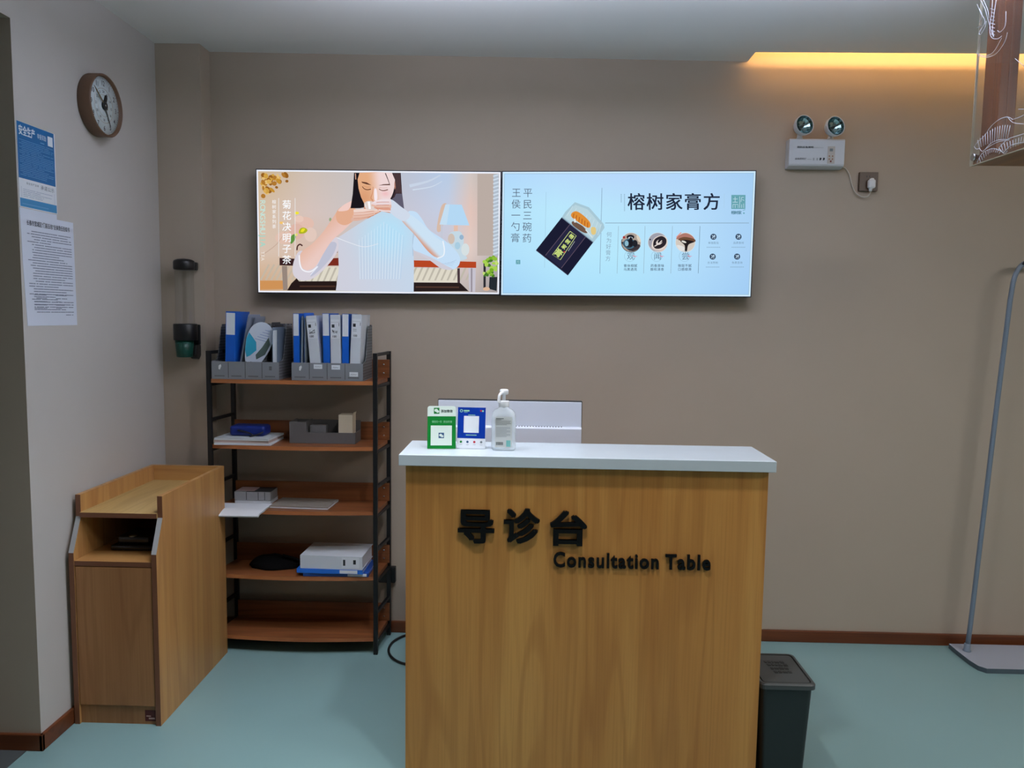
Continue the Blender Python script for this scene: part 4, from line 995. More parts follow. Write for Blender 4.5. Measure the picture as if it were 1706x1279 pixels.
b.tube(catmull([(-1.062, 3.45, Z4 + 0.02), (-1.050, 3.45, Z4 + 0.030), (-1.08, 3.46, Z4 + 0.042), (-1.14, 3.47, Z4 + 0.053)], 5), 0.006, 8)
single(b, 'cloth_bag', mat('black cloth', rgb(11, 11, 12), 0.95, spec=0.1, bump=0.4, nscale=150), 'crumpled black cloth bag on the fourth shelf', 'bag', (-1.165, 3.475, Z4))
def lying(label, x0, x1, y0, y1, z0, z1, rot, mt, lab, name='ring_binder', cat='binder'):
    cx, cy = (x0 + x1) / 2, (y0 + y1) / 2
    root = thing(name, label, cat, (cx, cy, z0))
    M = Matrix.Translation((cx, cy, 0)) @ Matrix.Rotation(rot, 4, 'Z'); hx, hy = (x1 - x0) / 2, (y1 - y0) / 2
    b = MB(); t = 0.0022
    b.box(-hx, hx, -hy, hy, z0, z0 + t, M=M); b.box(-hx, hx, -hy, hy, z1 - t, z1, M=M); b.box(-hx, hx, -hy, -hy + t, z0 + t, z1 - t, M=M); b.build('cover', mt, root)
    b = MB(); b.box(-hx + 0.004, hx - 0.004, -hy + t + 0.001, hy - 0.006, z0 + t, z1 - t, M=M); b.build('pages', PAPER, root)
    b = MB(); a, c_, ink = lab
    b.box(-hx + a, -hx + c_, -hy - 0.0008, -hy - 0.0001, z0 + (z1 - z0) * 0.12, z1 - (z1 - z0) * 0.08, 0, M=M)
    if ink:
        b.box(-hx + a + 0.006, -hx + a + 0.016, -hy - 0.0013, -hy - 0.0008, z0 + (z1 - z0) * 0.3, z1 - (z1 - z0) * 0.25, 1, M=M); b.box(-hx + c_ - 0.026, -hx + c_ - 0.014, -hy - 0.0013, -hy - 0.0008, z0 + (z1 - z0) * 0.42, z1 - (z1 - z0) * 0.25, 1, M=M)
    b.build('spine_label', [PAPER, MATS['spine ink']], root)
lying('dark blue ring binder lying at the very bottom under the white box file', -1.010, -0.716, 3.346, 3.545, Z4 + 0.0005, Z4 + 0.016, R(1.5), mat('deep blue plastic', rgb(24, 70, 150), 0.35), (0.20, 0.285, 0))
lying('bright blue ring binder directly under the white box file, fourth shelf', -1.034, -0.735, 3.338, 3.54, Z4 + 0.0165, Z4 + 0.0355, R(-1), FOLDB, (0.195, 0.275, 0))
lying('white box file with printed spine label lying on blue binders, fourth shelf', -1.018, -0.735, 3.342, 3.54, Z4 + 0.036, Z4 + 0.096, R(-2), WHITEB, (0.19, 0.268, 1), 'box_file', 'box file')

# ------------------------------------------------------------------ black socket box and cable behind the rack
b = MB(); b.box(-0.715, -0.634, 3.585, 3.614, 0.252, 0.330, bev=0.004); b.box(-0.705, -0.645, 3.583, 3.585, 0.262, 0.32, bev=0.0008)
single(b, 'socket_box', BLACK, 'black socket box on the back wall behind the lower right of the rack', 'socket', (-0.675, 3.6, 0.252))
b = MB(); b.tube(catmull([(-0.36, 3.58, 0.0062), (-0.50, 3.585, 0.0062), (-0.575, 3.56, 0.0062), (-0.622, 3.49, 0.0062), (-0.632, 3.41, 0.0062), (-0.612, 3.335, 0.0062), (-0.565, 3.275, 0.0062), (-0.50, 3.245, 0.0062), (-0.40, 3.23, 0.0062), (-0.30, 3.22, 0.0062)], 6), 0.006, 10)
single(b, 'power_cable', BLACK, 'black power cable looped on the floor beside the reception counter', 'cable', (-0.6, 3.4, 0))

# ------------------------------------------------------------------ wall clock
clk = thing('wall_clock', 'round wooden framed wall clock with white dial on the left wall', 'clock', (XL, 3.012, 2.33))
CYc, CZc, RO = 3.012, 2.328, 0.116
KC = (XL, CYc, CZc)
b = MB(); b.lathe([(RO, 0.0005), (RO + 0.001, 0.004), (RO + 0.001, 0.047), (RO - 0.002, 0.05), (RO - 0.006, 0.05), (RO - 0.008, 0.047), (RO - 0.009, 0.036), (0.0, 0.036)], KC, 64, axis='x')
b.build('frame', mat('clock wood', rgb(104, 76, 56), 0.5, noise=0.1, nscale=60), clk)
b = MB(); b.lathe([(RO - 0.0095, 0.0362), (RO - 0.0095, 0.037), (0, 0.037)], KC, 64, axis='x'); dial = b.build('dial', mat('clock dial', rgb(208, 220, 224), 0.5), clk)
def on_dial(ang, rad, h=0.0372):   # clockwise from 12, seen from the room: right is -Y... the viewer faces -X
    return Vector((XL + h, CYc + rad * math.sin(ang), CZc + rad * math.cos(ang)))
b = MB()
for k in range(12):
    a = R(30 * (k + 1)); s_ = str(k + 1); vs, fs = glyphs(s_, 0.012); xs = [v.x for v in vs]
    c0 = on_dial(a, 0.084); mx = (min(xs) + max(xs)) / 2; sz = 0.026
    b.add([c0 + Vector((0, (v.x - mx) * sz * 0.9, (v.y - 0.36) * sz)) for v in vs], fs)
for k in range(12):
    a = R(30 * (k + 1)); s_ = str(k + 13) if k < 11 else '24'; vs, fs = glyphs(s_, 0.01); xs = [v.x for v in vs]
    c0 = on_dial(a, 0.053); mx = (min(xs) + max(xs)) / 2; sz = 0.0135
    b.add([c0 + Vector((0, (v.x - mx) * sz, (v.y - 0.36) * sz)) for v in vs], fs)
for k in range(60):
    a = R(6 * k); d = Vector((0, math.sin(a), math.cos(a))); n_ = Vector((0, math.cos(a), -math.sin(a))); w = 0.0006 if k % 5 else 0.0012
    p0 = on_dial(a, 0.099); p1 = on_dial(a, 0.104)
    b.add([p0 - n_ * w, p0 + n_ * w, p1 + n_ * w, p1 - n_ * w], [(0, 1, 2, 3)])
b.build('numerals', mat('clock ink', rgb(60, 60, 70), 0.6), dial)
b = MB()
for rr, w in ((0.064, 0.0007), (0.041, 0.0006)):
    pts = [on_dial(R(6 * k), rr, 0.0373) for k in range(60)]; b.tube(pts, w, 4, closed=True)
b.build('ring', mat('clock ring', rgb(176, 160, 140), 0.5), dial)
def hand(name, ang, length, w, tail, h, mt):
    b = MB(); d = Vector((0, math.sin(ang), math.cos(ang))); n_ = Vector((0, math.cos(ang), -math.sin(ang))); c0 = Vector((XL + h, CYc, CZc))
    pts = [c0 - d * tail - n_ * w * 0.6, c0 - n_ * w, c0 + d * length * 0.8 - n_ * w * 0.8, c0 + d * length, c0 + d * length * 0.8 + n_ * w * 0.8, c0 + n_ * w, c0 - d * tail + n_ * w * 0.6]
    up_ = Vector((0.0012, 0, 0)); m_ = len(pts)
    b.add(pts + [p + up_ for p in pts], [tuple(range(m_)), tuple(reversed(range(m_, 2 * m_)))] + [(i, (i + 1) % m_, (i + 1) % m_ + m_, i + m_) for i in range(m_)])
    b.build(name, mt, clk)
HANDK = mat('clock hand', rgb(20, 20, 22), 0.4); GOLD = mat('brass hand', rgb(120, 96, 56), 0.35, metal=0.6)
hand('hour_hand', R(22), 0.050, 0.011, 0.0, 0.0385, HANDK); hand('minute_hand', R(152), 0.082, 0.0026, 0.02, 0.0405, HANDK); hand('second_hand', R(-52), 0.094, 0.0032, 0.02, 0.0425, GOLD)
b = MB(); b.lathe([(0.016, 0.0372), (0.016, 0.0445), (0.004, 0.0445)], KC, 28, 0, axis='x'); b.lathe([(0.004, 0.0445), (0.004, 0.046), (0, 0.046)], KC, 20, 1, axis='x'); b.build('hub', [HANDK, CHROME], clk)

# ------------------------------------------------------------------ posters on the left wall
PX = XL + 0.0012
Ow = (XL + 0.0016, 0, 0); Uw = (0, 1, 0); Vw = (0, 0, 1)
def wrect(b, y0, y1, z0, z1, mi, lift=0.0):
    x = XL + 0.0013 + lift; b.add([(x, y0, z0), (x, y1, z0), (x, y1, z1), (x, y0, z1)], [(0, 1, 2, 3)], mi)
def wtext(b, s, y0, y1, z0, z1, mi, bold=0.0, lift=0.0002, sp=1.0): fit_text(b, s, (XL + 0.0013 + lift, 0, 0), Uw, Vw, y0, y1, z0, z1, mi, bold, 0, sp)
def wlines(b, rows, y0, y1, z1, dz, th, mi, r):
    for k in range(rows):
        z = z1 - k * dz; y = y0 + (0.012 if r.random() < 0.35 else 0.0); end = y1 - (r.random() * (y1 - y0) * 0.5 if r.random() < 0.4 else 0.0)
        while y < end - 0.002:
            L = 0.006 + r.random() * 0.03; e = min(end, y + L); wrect(b, y, e, z - th, z, mi, 0.0003); y = e + 0.0012 + (0.004 if r.random() < 0.2 else 0)
BPOST = mat('poster blue', rgb(8, 98, 156), 0.45); BLITE = mat('poster pale line', rgb(110, 160, 205), 0.5); BBAND = mat('poster band', rgb(40, 130, 180), 0.4)
poster = thing('safety_poster', 'blue and white printed safety poster taped high on the left wall', 'poster', (XL, 2.648, 1.88))
b = MB(); b.box(XL + 0.0004, XL + 0.0012, 2.547, 2.749, 1.882, 2.161); b.build('sheet', PAPER, poster)
b = MB(); wrect(b, 2.5475, 2.745, 1.977, 2.1605, 0); wrect(b, 2.5495, 2.747, 1.884, 1.912, 1)
wtext(b, '安全生产', 2.556, 2.640, 2.118, 2.151, 2, 0.03); wtext(b, '举报奖励', 2.652, 2.700, 2.124, 2.142, 2, 0.0)
wrect(b, 2.668, 2.69, 2.112, 2.115, 3, 0.0002)
wrect(b, 2.709, 2.737, 2.112, 2.145, 2, 0.0002)
r5 = random.Random(5); wlines(b, 20, 2.556, 2.738, 2.104, 0.0060, 0.0016, 3, r5)
wtext(b, '安全生产主体', 2.585, 2.65, 1.960, 1.968, 4, 0.0); wtext(b, '承诺公示', 2.66, 2.735, 1.954, 1.969, 4, 0.0)
wlines(b, 5, 2.566, 2.725, 1.943, 0.0058, 0.0013, 5, r5)
for (a, c_, d, e) in ((2.558, 2.559, 1.914, 1.95), (2.735, 2.736, 1.914, 1.95)): wrect(b, a, c_, d, e, 5, 0.0002)
wrect(b, 2.56, 2.70, 1.893, 1.895, 3, 0.0002)
b.build('print', [BPOST, BBAND, PAPER, BLITE, mat('poster ink', rgb(90, 98, 110), 0.6), mat('poster fine ink', rgb(150, 165, 190), 0.6)], poster)
notice = thing('notice_sheet', 'white printed notice sheet taped below the blue poster', 'notice', (XL, 2.695, 1.485))
b = MB(); vs = []; fs = []
edge = [(2.545, 1.866), (2.548, 1.80), (2.550, 1.70), (2.555, 1.60), (2.561, 1.487)]
b.prism([(2.545, 1.8795), (2.745, 1.8795), (2.745, 1.8625), (2.842, 1.8625), (2.845, 1.486)] + list(reversed(edge)), 'x', XL + 0.0004, XL + 0.0012); b.build('sheet', mat('notice paper', rgb(216, 222, 236), 0.7), notice)
b = MB(); wtext(b, '长春市宽城区“门前五包”主体责任告知书', 2.577, 2.818, 1.8245, 1.843, 0, 0.02)
r6 = random.Random(11); z = 1.808
for n_, y0 in ((1, 2.60), (1, 2.577), (1, 2.60), (1, 2.60), (1, 2.577), (4, 2.60), (1, 2.605), (1, 2.60), (1, 2.577), (1, 2.60), (1, 2.577), (3, 2.60), (3, 2.60), (2, 2.577), (1, 2.60), (1, 2.60), (1, 2.577), (1, 2.60), (1, 2.577), (2, 2.60), (3, 2.60)):
    wlines(b, n_, y0, 2.826, z, 0.0088, 0.0028, 1, r6); z -= 0.0088 * n_
for k in range(5): wlines(b, 1, 2.60, 2.67, 1.5645 - k * 0.0115 + 0.03, 0, 0.0026, 1, r6); wlines(b, 1, 2.72, 2.80 - 0.01 * k, 1.5645 - k * 0.0115 + 0.03, 0, 0.0026, 1, r6)
wlines(b, 1, 2.765, 2.822, 1.525, 0, 0.0026, 1, r6)
b.build('print', [mat('notice ink', rgb(54, 58, 70), 0.6), mat('notice fine ink', rgb(118, 126, 146), 0.6)], notice)

# ------------------------------------------------------------------ cup dispenser on the pilaster
dis = thing('cup_dispenser', 'black and clear paper cup dispenser with green cup on the pilaster', 'dispenser', (-1.562, 3.51, 1.3))
cx, cy = -1.563, 3.448
b = MB(); b.box(-1.585, -1.525, 3.4845, 3.5095, 1.728, 1.764, bev=0.004); b.lathe([(0.030, 1.725), (0.044, 1.728), (0.046, 1.735), (0.046, 1.760), (0.043, 1.768), (0.03, 1.774), (0.0, 1.778)], (cx, cy, 0), 36); b.build('cap', BLACK, dis)
TUBE = clear('clear tube', (0.985, 0.99, 0.99, 1), 0.05, 0.004, fac=0.22)
b = MB(); b.lathe([(0.0405, 1.486), (0.0405, 1.727)], (cx, cy, 0), 40, cap=False); b.lathe([(0.039, 1.486), (0.039, 1.727)], (cx, cy, 0), 40, cap=False); b.build('tube', TUBE, dis)
b = MB(); b.lathe([(0.050, 1.412), (0.0515, 1.416), (0.0515, 1.482), (0.0495, 1.4855), (0.0425, 1.4855), (0.042, 1.44), (0.04, 1.412)], (cx, cy, 0), 36, cap=False); b.lathe([(0.040, 1.412), (0.050, 1.412)], (cx, cy, 0), 36, cap=False); b.box(-1.597, -1.519, 3.492, 3.5095, 1.39, 1.482, bev=0.004); b.build('holder', BLACK, dis)
b = MB()
b.lathe([(0.030, 1.335), (0.034, 1.337), (0.0395, 1.411), (0.0375, 1.411)], (cx - 0.004, cy - 0.004, 0), 28)
for k in range(14):
    a = 2 * math.pi * k / 14; b.tube([(cx - 0.004 + 0.034 * math.cos(a), cy - 0.004 + 0.034 * math.sin(a), 1.338), (cx - 0.004 + 0.0395 * math.cos(a), cy - 0.004 + 0.0395 * math.sin(a), 1.411)], 0.0009, 6)
for z in (1.352, 1.367, 1.382, 1.397):
    rr = 0.034 + (z - 1.337) / 0.074 * 0.0055; b.tube([(cx - 0.004 + rr * math.cos(R(12 * k)), cy - 0.004 + rr * math.sin(R(12 * k)), z) for k in range(30)], 0.0008, 6, closed=True)
b.build('cup', mat('green mesh', rgb(16, 74, 62), 0.4), dis)
b = MB(); b.prism([(3.462, 1.39), (3.509, 1.39), (3.509, 1.34), (3.49, 1.322), (3.462, 1.328), (3.452, 1.345)], 'x', -1.549, -1.519, bev=0.004); b.build('release_lever', BLACK, dis)

# ------------------------------------------------------------------ emergency light with plug, socket
em = thing('emergency_light', 'white twin-head emergency light unit on the back wall with thin cable', 'emergency light', (1.265, 3.61, 2.22))
b = MB(); b.prism([(3.6145, 2.224), (3.59, 2.224), (3.566, 2.232), (3.562, 2.24), (3.562, 2.345), (3.566, 2.351), (3.6145, 2.351)], 'x', 1.145, 1.392, bev=0.002); hs = b.build('housing', mat('emergency white', rgb(206, 208, 212), 0.4), em)
b = MB()
def etxt(s, x0, x1, z0, z1, bold=0.0): fit_text(b, s, (0, 3.5612, 0), (1, 0, 0), (0, 0, 1), x0, x1, z0, z1, 0, bold)
etxt('消防应急照明', 1.178, 1.252, 2.309, 2.318, 0.03)
b.box(1.254, 1.297, 3.5608, 3.5614, 2.311, 2.3125, 1)
etxt('应急照明灯', 1.172, 1.222, 2.258, 2.267, 0.01); b.box(1.226, 1.245, 3.5608, 3.5614, 2.259, 2.261, 1)
for x in (1.252, 1.268): b.box(x, x + 0.006, 3.5608, 3.5614, 2.256, 2.267, 1)
for x in (1.281, 1.296): b.prism([(x, 2.256), (x + 0.007, 2.258), (x + 0.009, 2.267), (x + 0.001, 2.268)], 'y', 3.5608, 3.5614, 0)
b.build('print', [MATS['spine ink'], MATS['label faint ink']], hs)
b = MB(); b.box(1.316, 1.348, 3.5600, 3.5618, 2.242, 2.318, 0)
for k, z in enumerate((2.275, 2.262)):
    for x in (1.324, 1.338): b.lathe([(0.003, 0), (0.002, 0.0012), (0, 0.0014)], (0, 0, 0), 10, 1, M=Matrix.Translation((x, 3.5600, z)) @ Matrix.Rotation(R(90), 4, 'X'))
b.lathe([(0.004, 0), (0.003, 0.0015), (0, 0.0018)], (0, 0, 0), 12, 2, M=Matrix.Translation((1.331, 3.56, 2.252)) @ Matrix.Rotation(R(90), 4, 'X')); b.box(1.324, 1.338, 3.5594, 3.56, 2.296, 2.308, 3)
b.build('control_panel', [mat('panel grey', rgb(188, 180, 172), 0.5), mat('panel amber', rgb(170, 110, 70), 0.4), mat('panel red', rgb(130, 40, 30), 0.4), GREYT], hs)
REFL = mat('lamp reflector', rgb(158, 182, 184), 0.18, metal=1.0)
for hx, hz in ((1.199, 2.405), (1.336, 2.401)):
    M = Matrix.Translation((hx, 3.535, hz)) @ Matrix.Rotation(R(14), 4, 'Z') @ Matrix.Rotation(R(82), 4, 'X')
    b = MB(); b.lathe([(0.0, -0.043), (0.018, -0.042), (0.034, -0.036), (0.043, -0.016), (0.0445, 0.002), (0.0425, 0.004), (0.0405, 0.001)], (0, 0, 0), 36, M=M, cap=False)
    hd = b.build('lamp_head', MATS['emergency white'], em)
    b = MB(); b.lathe([(0.0405, 0.0015), (0.036, -0.012), (0.026, -0.024), (0.012, -0.031), (0.0, -0.033)], (0, 0, 0), 18, M=M, cap=False, smooth=False); b.build('reflector', REFL, hd)
    b = MB(); b.lathe([(0.009, -0.030), (0.007, -0.018), (0.0045, -0.008), (0, -0.006)], (0, 0, 0), 14, M=M); b.build('bulb', mat('dark bulb', rgb(64, 66, 62), 0.3), hd)
    b = MB(); b.lathe([(0.0135, 2.3511), (0.0135, 2.358), (0.011, 2.362), (0.011, 2.376), (0.008, 2.382)], (hx - 0.004, 3.582, 0), 20); b.tube([(hx - 0.004, 3.582, 2.376), (hx - 0.003, 3.578, 2.392)], 0.009, 12); b.build('neck', MATS['emergency white'], hd)
b = MB(); b.tube(catmull([(1.390, 3.606, 2.236), (1.415, 3.608, 2.232), (1.436, 3.609, 2.204), (1.452, 3.609, 2.152), (1.470, 3.603, 2.118), (1.495, 3.596, 2.102), (1.517, 3.592, 2.104), (1.526, 3.590, 2.120), (1.527, 3.590, 2.132)], 6), 0.0028, 8); b.build('cable', mat('cable white', rgb(190, 184, 172), 0.5), em)
b = MB(); b.box(1.513, 1.545, 3.576, 3.5985, 2.140, 2.178, bev=0.007, seg=3); b.lathe([(0.006, 2.126), (0.009, 2.142)], (1.527, 3.590, 0), 14); b.prism([(1.517, 2.172), (1.541, 2.172), (1.535, 2.184), (1.523, 2.184)], 'y', 3.578, 3.5975, bev=0.002); b.build('plug', WHITEP, em)
sk = thing('wall_socket', 'brown square wall socket plate holding a white plug, right of the emergency light', 'socket', (1.52, 3.614, 2.13))
b = MB(); b.box(1.479, 1.563, 3.599, 3.6145, 2.129, 2.214, bev=0.002); b.build('plate', mat('bronze plate', rgb(84, 62, 46), 0.35), sk)
b = MB()
for x in (1.510, 1.522): b.box(x, x + 0.003, 3.5984, 3.5992, 2.190, 2.198)
b.build('slot', BLACK, sk)

# ------------------------------------------------------------------ standing frame at the right
STEEL = mat('grey painted steel', rgb(118, 132, 148), 0.4); STEELL = mat('pale grey steel', rgb(160, 166, 178), 0.45)
st = thing('display_stand', 'grey metal stand with leaning tube and flat base plate at right', 'stand', (2.3, 3.45, 0))
b = MB(); b.prism([(2.006, 3.575), (2.72, 3.575), (2.72, 3.318), (2.035, 3.318), (2.012, 3.345), (2.004, 3.40), (2.003, 3.5)], 'z', 0.0, 0.022); bp_ = b.build('base_plate', [STEELL, mat('stand edge', rgb(78, 92, 100), 0.5)], st)
for pg in bp_.data.polygons:
    if pg.normal.z < 0.5: pg.material_index = 1
b = MB(); b.tube([(2.049, 3.50, 0.024), (2.057, 3.50, 0.148), (2.105, 3.50, 1.157), (2.131, 3.50, 1.643)] + list(catmull([(2.138, 3.50, 1.72), (2.146, 3.50, 1.755), (2.160, 3.50, 1.785), (2.185, 3.50, 1.808), (2.22, 3.50, 1.818)], 5)) + [(2.30, 3.50, 1.82), (2.42, 3.5, 1.82)] + list(catmull([(2.50, 3.50, 1.818), (2.54, 3.50, 1.808), (2.565, 3.50, 1.785), (2.58, 3.50, 1.755), (2.588, 3.50, 1.72)], 5)) + [(2.668, 3.5, 0.148), (2.676, 3.5, 0.024)], 0.0105, 14); tb = b.build('tube_frame', STEEL, st)
for x in (2.049, 2.676):
    b = MB(); b.lathe([(0.018, 0.022), (0.018, 0.026), (0.0145, 0.030), (0.0135, 0.055), (0.0108, 0.058)], (x, 3.5, 0), 20); b.build('socket_collar', STEEL, st)
b = MB(); b.tube(catmull([(2.168, 3.488, 1.80), (2.185, 3.486, 1.825), (2.21, 3.49, 1.832), (2.235, 3.494, 1.826), (2.25, 3.49, 1.808)], 5), 0.0045, 8); b.build('tie', BLACK, tb)

# ------------------------------------------------------------------ hanging wooden box with engraved acrylic sheet
hang = thing('hanging_frame', 'hanging wooden frame with engraved clear acrylic sheet at top right corner', 'hanging frame', (1.6, 2.35, 2.07))
HW = wood('frame timber', rgb(128, 72, 36), rgb(104, 56, 28), rgb(72, 40, 22), 'z', 0.4)
HWX = wood('frame timber along y', rgb(150, 100, 52), rgb(128, 82, 42), rgb(92, 58, 30), 'y', 0.4)
for y in (2.58, 2.02):
    b = MB(); b.box(1.489, 1.545, y, y + 0.09, 2.0905, 2.70, bev=0.002); b.box(1.488, 1.489, y + 0.03, y + 0.034, 2.0905, 2.70, 1); b.box(1.515, 1.519, y - 0.001, y, 2.0905, 2.70, 1); b.build('post', [HW, EDGE], hang)
b = MB(); b.box(1.4865, 1.86, 2.00, 2.70, 2.072, 2.090, bev=0.002); b.build('bottom_board', HWX, hang)
b = MB(); b.box(1.4865, 1.86, 2.682, 2.70, 2.0905, 2.104); b.build('rear_rail', HW, hang)
PANE = clear('engraved acrylic', (0.97, 0.98, 0.98, 1), 0.02, 0.012, (0.8, 0.85, 0.9, 1), 1.3, fac=0.35); PEDGE = mat('acrylic edge', rgb(186, 178, 156), 0.25)
b = MB(); b.box(1.476, 1.484, 2.001, 2.699, 2.071, 2.69, 0); b.box(1.476, 1.484, 2.699, 2.7005, 2.071, 2.69, 1); b.box(1.476, 1.484, 2.00, 2.70, 2.0695, 2.071, 1)
pane = b.build('acrylic_sheet', [PANE, PEDGE], hang)
b = MB(); b.lathe([(0.012, 1.468), (0.012, 1.4755), (0.0, 1.4755)], (0, 2.672, 2.095), 20, axis='x'); b.lathe([(0.0, 1.4678), (0.011, 1.468)], (0, 2.672, 2.095), 20, axis='x', cap=False); b.build('standoff', CHROME, pane)
ENG = mat('engraved white line', rgb(206, 208, 214), 0.7)
b = MB(); EX = 1.4755
def eng(pts, w=0.001, smooth=4):
    pts = [(EX, y, z) for y, z in pts]
    if smooth: pts = [tuple(p) for p in catmull(pts, smooth)]
    b.tube(pts, w, 5)
for P_ in [[(2.703,2.441),(2.652,2.417),(2.605,2.413),(2.564,2.443)],[(2.689,2.429),(2.643,2.409),(2.589,2.403),(2.547,2.424),(2.535,2.45)],[(2.564,2.449),(2.586,2.448),(2.618,2.462),(2.633,2.489),(2.633,2.519),(2.629,2.549),(2.629,2.584)],[(2.607,2.46),(2.618,2.492),(2.615,2.535),(2.609,2.576)],[(2.699,2.611),(2.67,2.573),(2.65,2.535),(2.63,2.496),(2.611,2.463)],[(2.682,2.605),(2.653,2.562),(2.642,2.532)],[(2.718,2.605),(2.694,2.569),(2.665,2.531),(2.679,2.514),(2.694,2.501)],[(2.657,2.528),(2.663,2.508),(2.685,2.496),(2.694,2.506),(2.664,2.522)],[(2.702,2.54),(2.684,2.556),(2.704,2.586)],[(2.59,2.475),(2.574,2.465),(2.549,2.476),(2.551,2.519)],[(2.709,2.524),(2.684,2.525)],[(2.486,2.355),(2.438,2.317)]]: eng(P_)
for P_ in [[(2.638,2.561),(2.615,2.548)],[(2.632,2.547),(2.613,2.536)],[(2.632,2.536),(2.611,2.524)],[(2.637,2.526),(2.609,2.512)],[(2.636,2.515),(2.607,2.5)],[(2.63,2.501),(2.606,2.488)],[(2.624,2.488),(2.604,2.476)],[(2.626,2.477),(2.602,2.465)]]: eng(P_, 0.0009, 0)
b.build('engraving', ENG, pane); b = MB()
for P_ in [[(2.678,2.131),(2.661,2.141),(2.621,2.155),(2.592,2.175),(2.548,2.187),(2.504,2.184),(2.474,2.169)],[(2.678,2.131),(2.665,2.12),(2.648,2.118)],[(2.648,2.12),(2.626,2.105),(2.585,2.121),(2.54,2.122),(2.485,2.112)],[(2.623,2.106),(2.585,2.114),(2.54,2.117),(2.488,2.11)],[(2.655,2.074),(2.63,2.098),(2.576,2.103),(2.537,2.09),(2.513,2.077)],[(2.538,2.097),(2.496,2.114),(2.447,2.114),(2.415,2.113)],[(2.51,2.078),(2.472,2.092),(2.412,2.087)],[(2.538,2.097),(2.509,2.074),(2.492,2.079)],[(2.504,2.185),(2.473,2.16),(2.418,2.142)],[(2.481,2.17),(2.447,2.168),(2.421,2.17)],[(2.45,2.194),(2.423,2.187)]]: eng(P_)
for P_ in [[(2.648,2.12),(2.66,2.148)],[(2.636,2.121),(2.647,2.152)],[(2.624,2.122),(2.633,2.156)],[(2.612,2.123),(2.619,2.159)],[(2.6,2.123),(2.606,2.162)],[(2.588,2.124),(2.592,2.164)],[(2.577,2.124),(2.579,2.166)],[(2.565,2.124),(2.566,2.167)],[(2.553,2.124),(2.553,2.167)],[(2.542,2.123),(2.54,2.166)],[(2.53,2.122),(2.526,2.165)],[(2.519,2.121),(2.513,2.162)],[(2.508,2.12),(2.5,2.159)],[(2.496,2.118),(2.487,2.155)],[(2.635,2.072),(2.644,2.087)],[(2.625,2.077),(2.633,2.091)],[(2.615,2.082),(2.621,2.096)],[(2.605,2.086),(2.609,2.099)],[(2.596,2.089),(2.597,2.102)],[(2.586,2.091),(2.586,2.103)],[(2.576,2.091),(2.574,2.103)],[(2.566,2.09),(2.562,2.101)],[(2.556,2.087),(2.55,2.098)],[(2.546,2.083),(2.538,2.094)],[(2.535,2.078),(2.526,2.088)],[(2.514,2.081),(2.527,2.106)],[(2.501,2.082),(2.512,2.106)],[(2.489,2.083),(2.497,2.106)],[(2.476,2.083),(2.482,2.106)],[(2.464,2.084),(2.468,2.106)],[(2.452,2.084),(2.453,2.106)],[(2.44,2.085),(2.439,2.106)],[(2.429,2.086),(2.425,2.106)],[(2.417,2.086),(2.411,2.106)]]: eng(P_, 0.0009, 0)
b.build('engraving', ENG, pane)

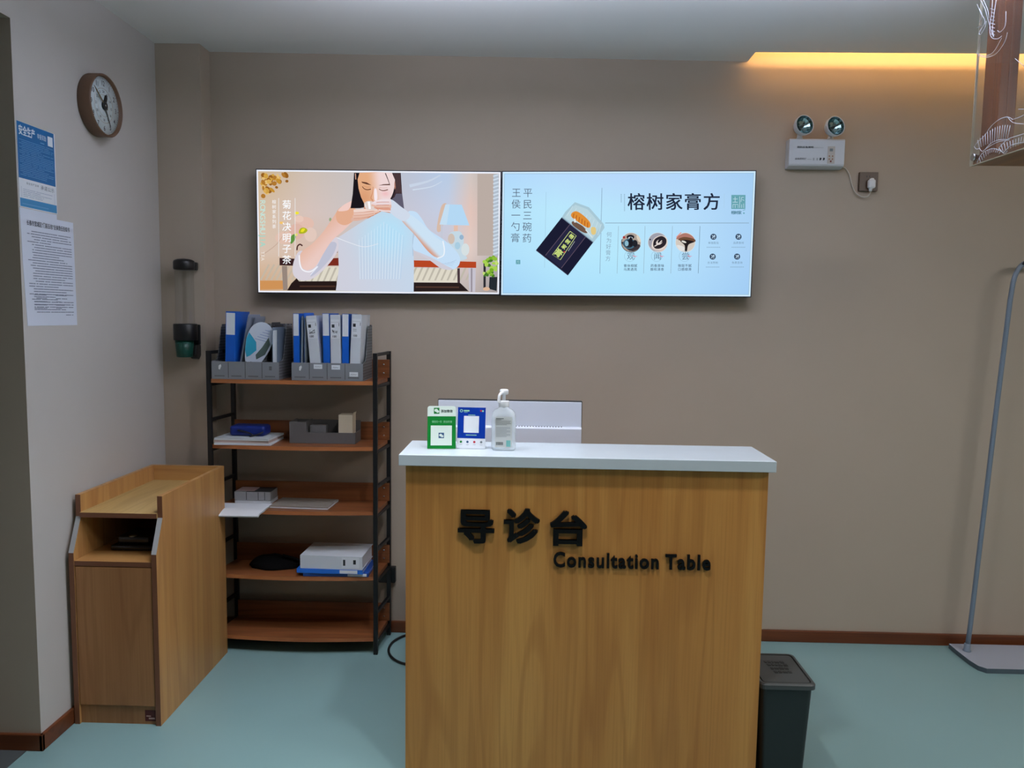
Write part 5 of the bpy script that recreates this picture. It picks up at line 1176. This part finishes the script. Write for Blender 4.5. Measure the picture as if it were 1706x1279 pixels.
# ------------------------------------------------------------------ waste bin
bn = thing('waste_bin', 'dark grey lidded waste bin on the floor right of the counter', 'bin', (0.865, 2.57, 0))
BIN = mat('bin grey green', rgb(28, 36, 36), 0.45); LID = mat('bin lid grey', rgb(66, 70, 70), 0.45)
def rring(x0, x1, y0, y1, r, n=6):
    pts = []
    for (px, py, a0) in ((x1 - r, y1 - r, 0), (x0 + r, y1 - r, 90), (x0 + r, y0 + r, 180), (x1 - r, y0 + r, 270)):
        for k in range(n + 1): pts.append((px + r * math.cos(R(a0 + 90 * k / n)), py + r * math.sin(R(a0 + 90 * k / n))))
    return pts
def loft(b, rings, mi=0, smooth=False):
    vs = []; n = len(rings[0][0])
    for pts, z in rings: vs += [(x, y, z) for x, y in pts]
    fs = [tuple(reversed(range(n)))]
    for i in range(len(rings) - 1):
        for k in range(n): fs.append((i * n + k, i * n + (k + 1) % n, (i + 1) * n + (k + 1) % n, (i + 1) * n + k))
    fs.append(tuple(range((len(rings) - 1) * n, len(rings) * n))); b.add(vs, fs, mi, smooth=smooth)
BX0, BX1, BY0, BY1 = 0.772, 0.960, 2.452, 2.690
b = MB(); loft(b, [(rring(BX0 + 0.022, BX1 - 0.024, BY0 + 0.024, BY1 - 0.024, 0.015), 0.0), (rring(BX0 + 0.007, BX1 - 0.009, BY0 + 0.008, BY1 - 0.008, 0.02), 0.330)]); b.build('bin_body', BIN, bn)
b = MB(); loft(b, [(rring(BX0, BX1, BY0, BY1, 0.022), 0.331), (rring(BX0, BX1, BY0, BY1, 0.022), 0.345), (rring(BX0 + 0.004, BX1 - 0.004, BY0 + 0.004, BY1 - 0.004, 0.02), 0.350), (rring(BX0 + 0.012, BX1 - 0.012, BY0 + 0.012, BY1 - 0.012, 0.016), 0.350), (rring(BX0 + 0.0125, BX1 - 0.0125, BY0 + 0.0125, BY1 - 0.0125, 0.014), 0.340), (rring(BX0 + 0.0155, BX1 - 0.0155, BY0 + 0.0155, BY1 - 0.0155, 0.012), 0.340), (rring(BX0 + 0.017, BX1 - 0.017, BY0 + 0.017, BY1 - 0.017, 0.012), 0.349)]); lid = b.build('lid', LID, bn)
b = MB(); r7 = random.Random(4)
for k, y in enumerate((2.61, 2.588, 2.562, 2.535)):
    x = 0.835 + (0.004 * k)
    while x < 0.895: 
        L = 0.006 + r7.random() * 0.01; b.box(x, x + L, y, y + 0.016 - 0.004 * r7.random(), 0.349, 0.3502); x += L + 0.0035
b.build('raised_marks', mat('bin mark', rgb(36, 40, 40), 0.5), lid)

# ------------------------------------------------------------------ things of one kind
GROUPS = {'ring_binder': 'blue ring binders on the rack', 'box_file': 'white box files on the rack', 'document_folder': 'thin folders in the file organizers', 'magazine': 'papers piled on the second shelf',
          'pay_sign': 'card stands on the counter', 'wall_display': 'lit wall displays', 'book': 'books on the third shelf'}
for o in list(C.objects):
    g = GROUPS.get(o.name.split('.')[0])
    if g and o.parent is None and 'label' in o: o['group'] = g
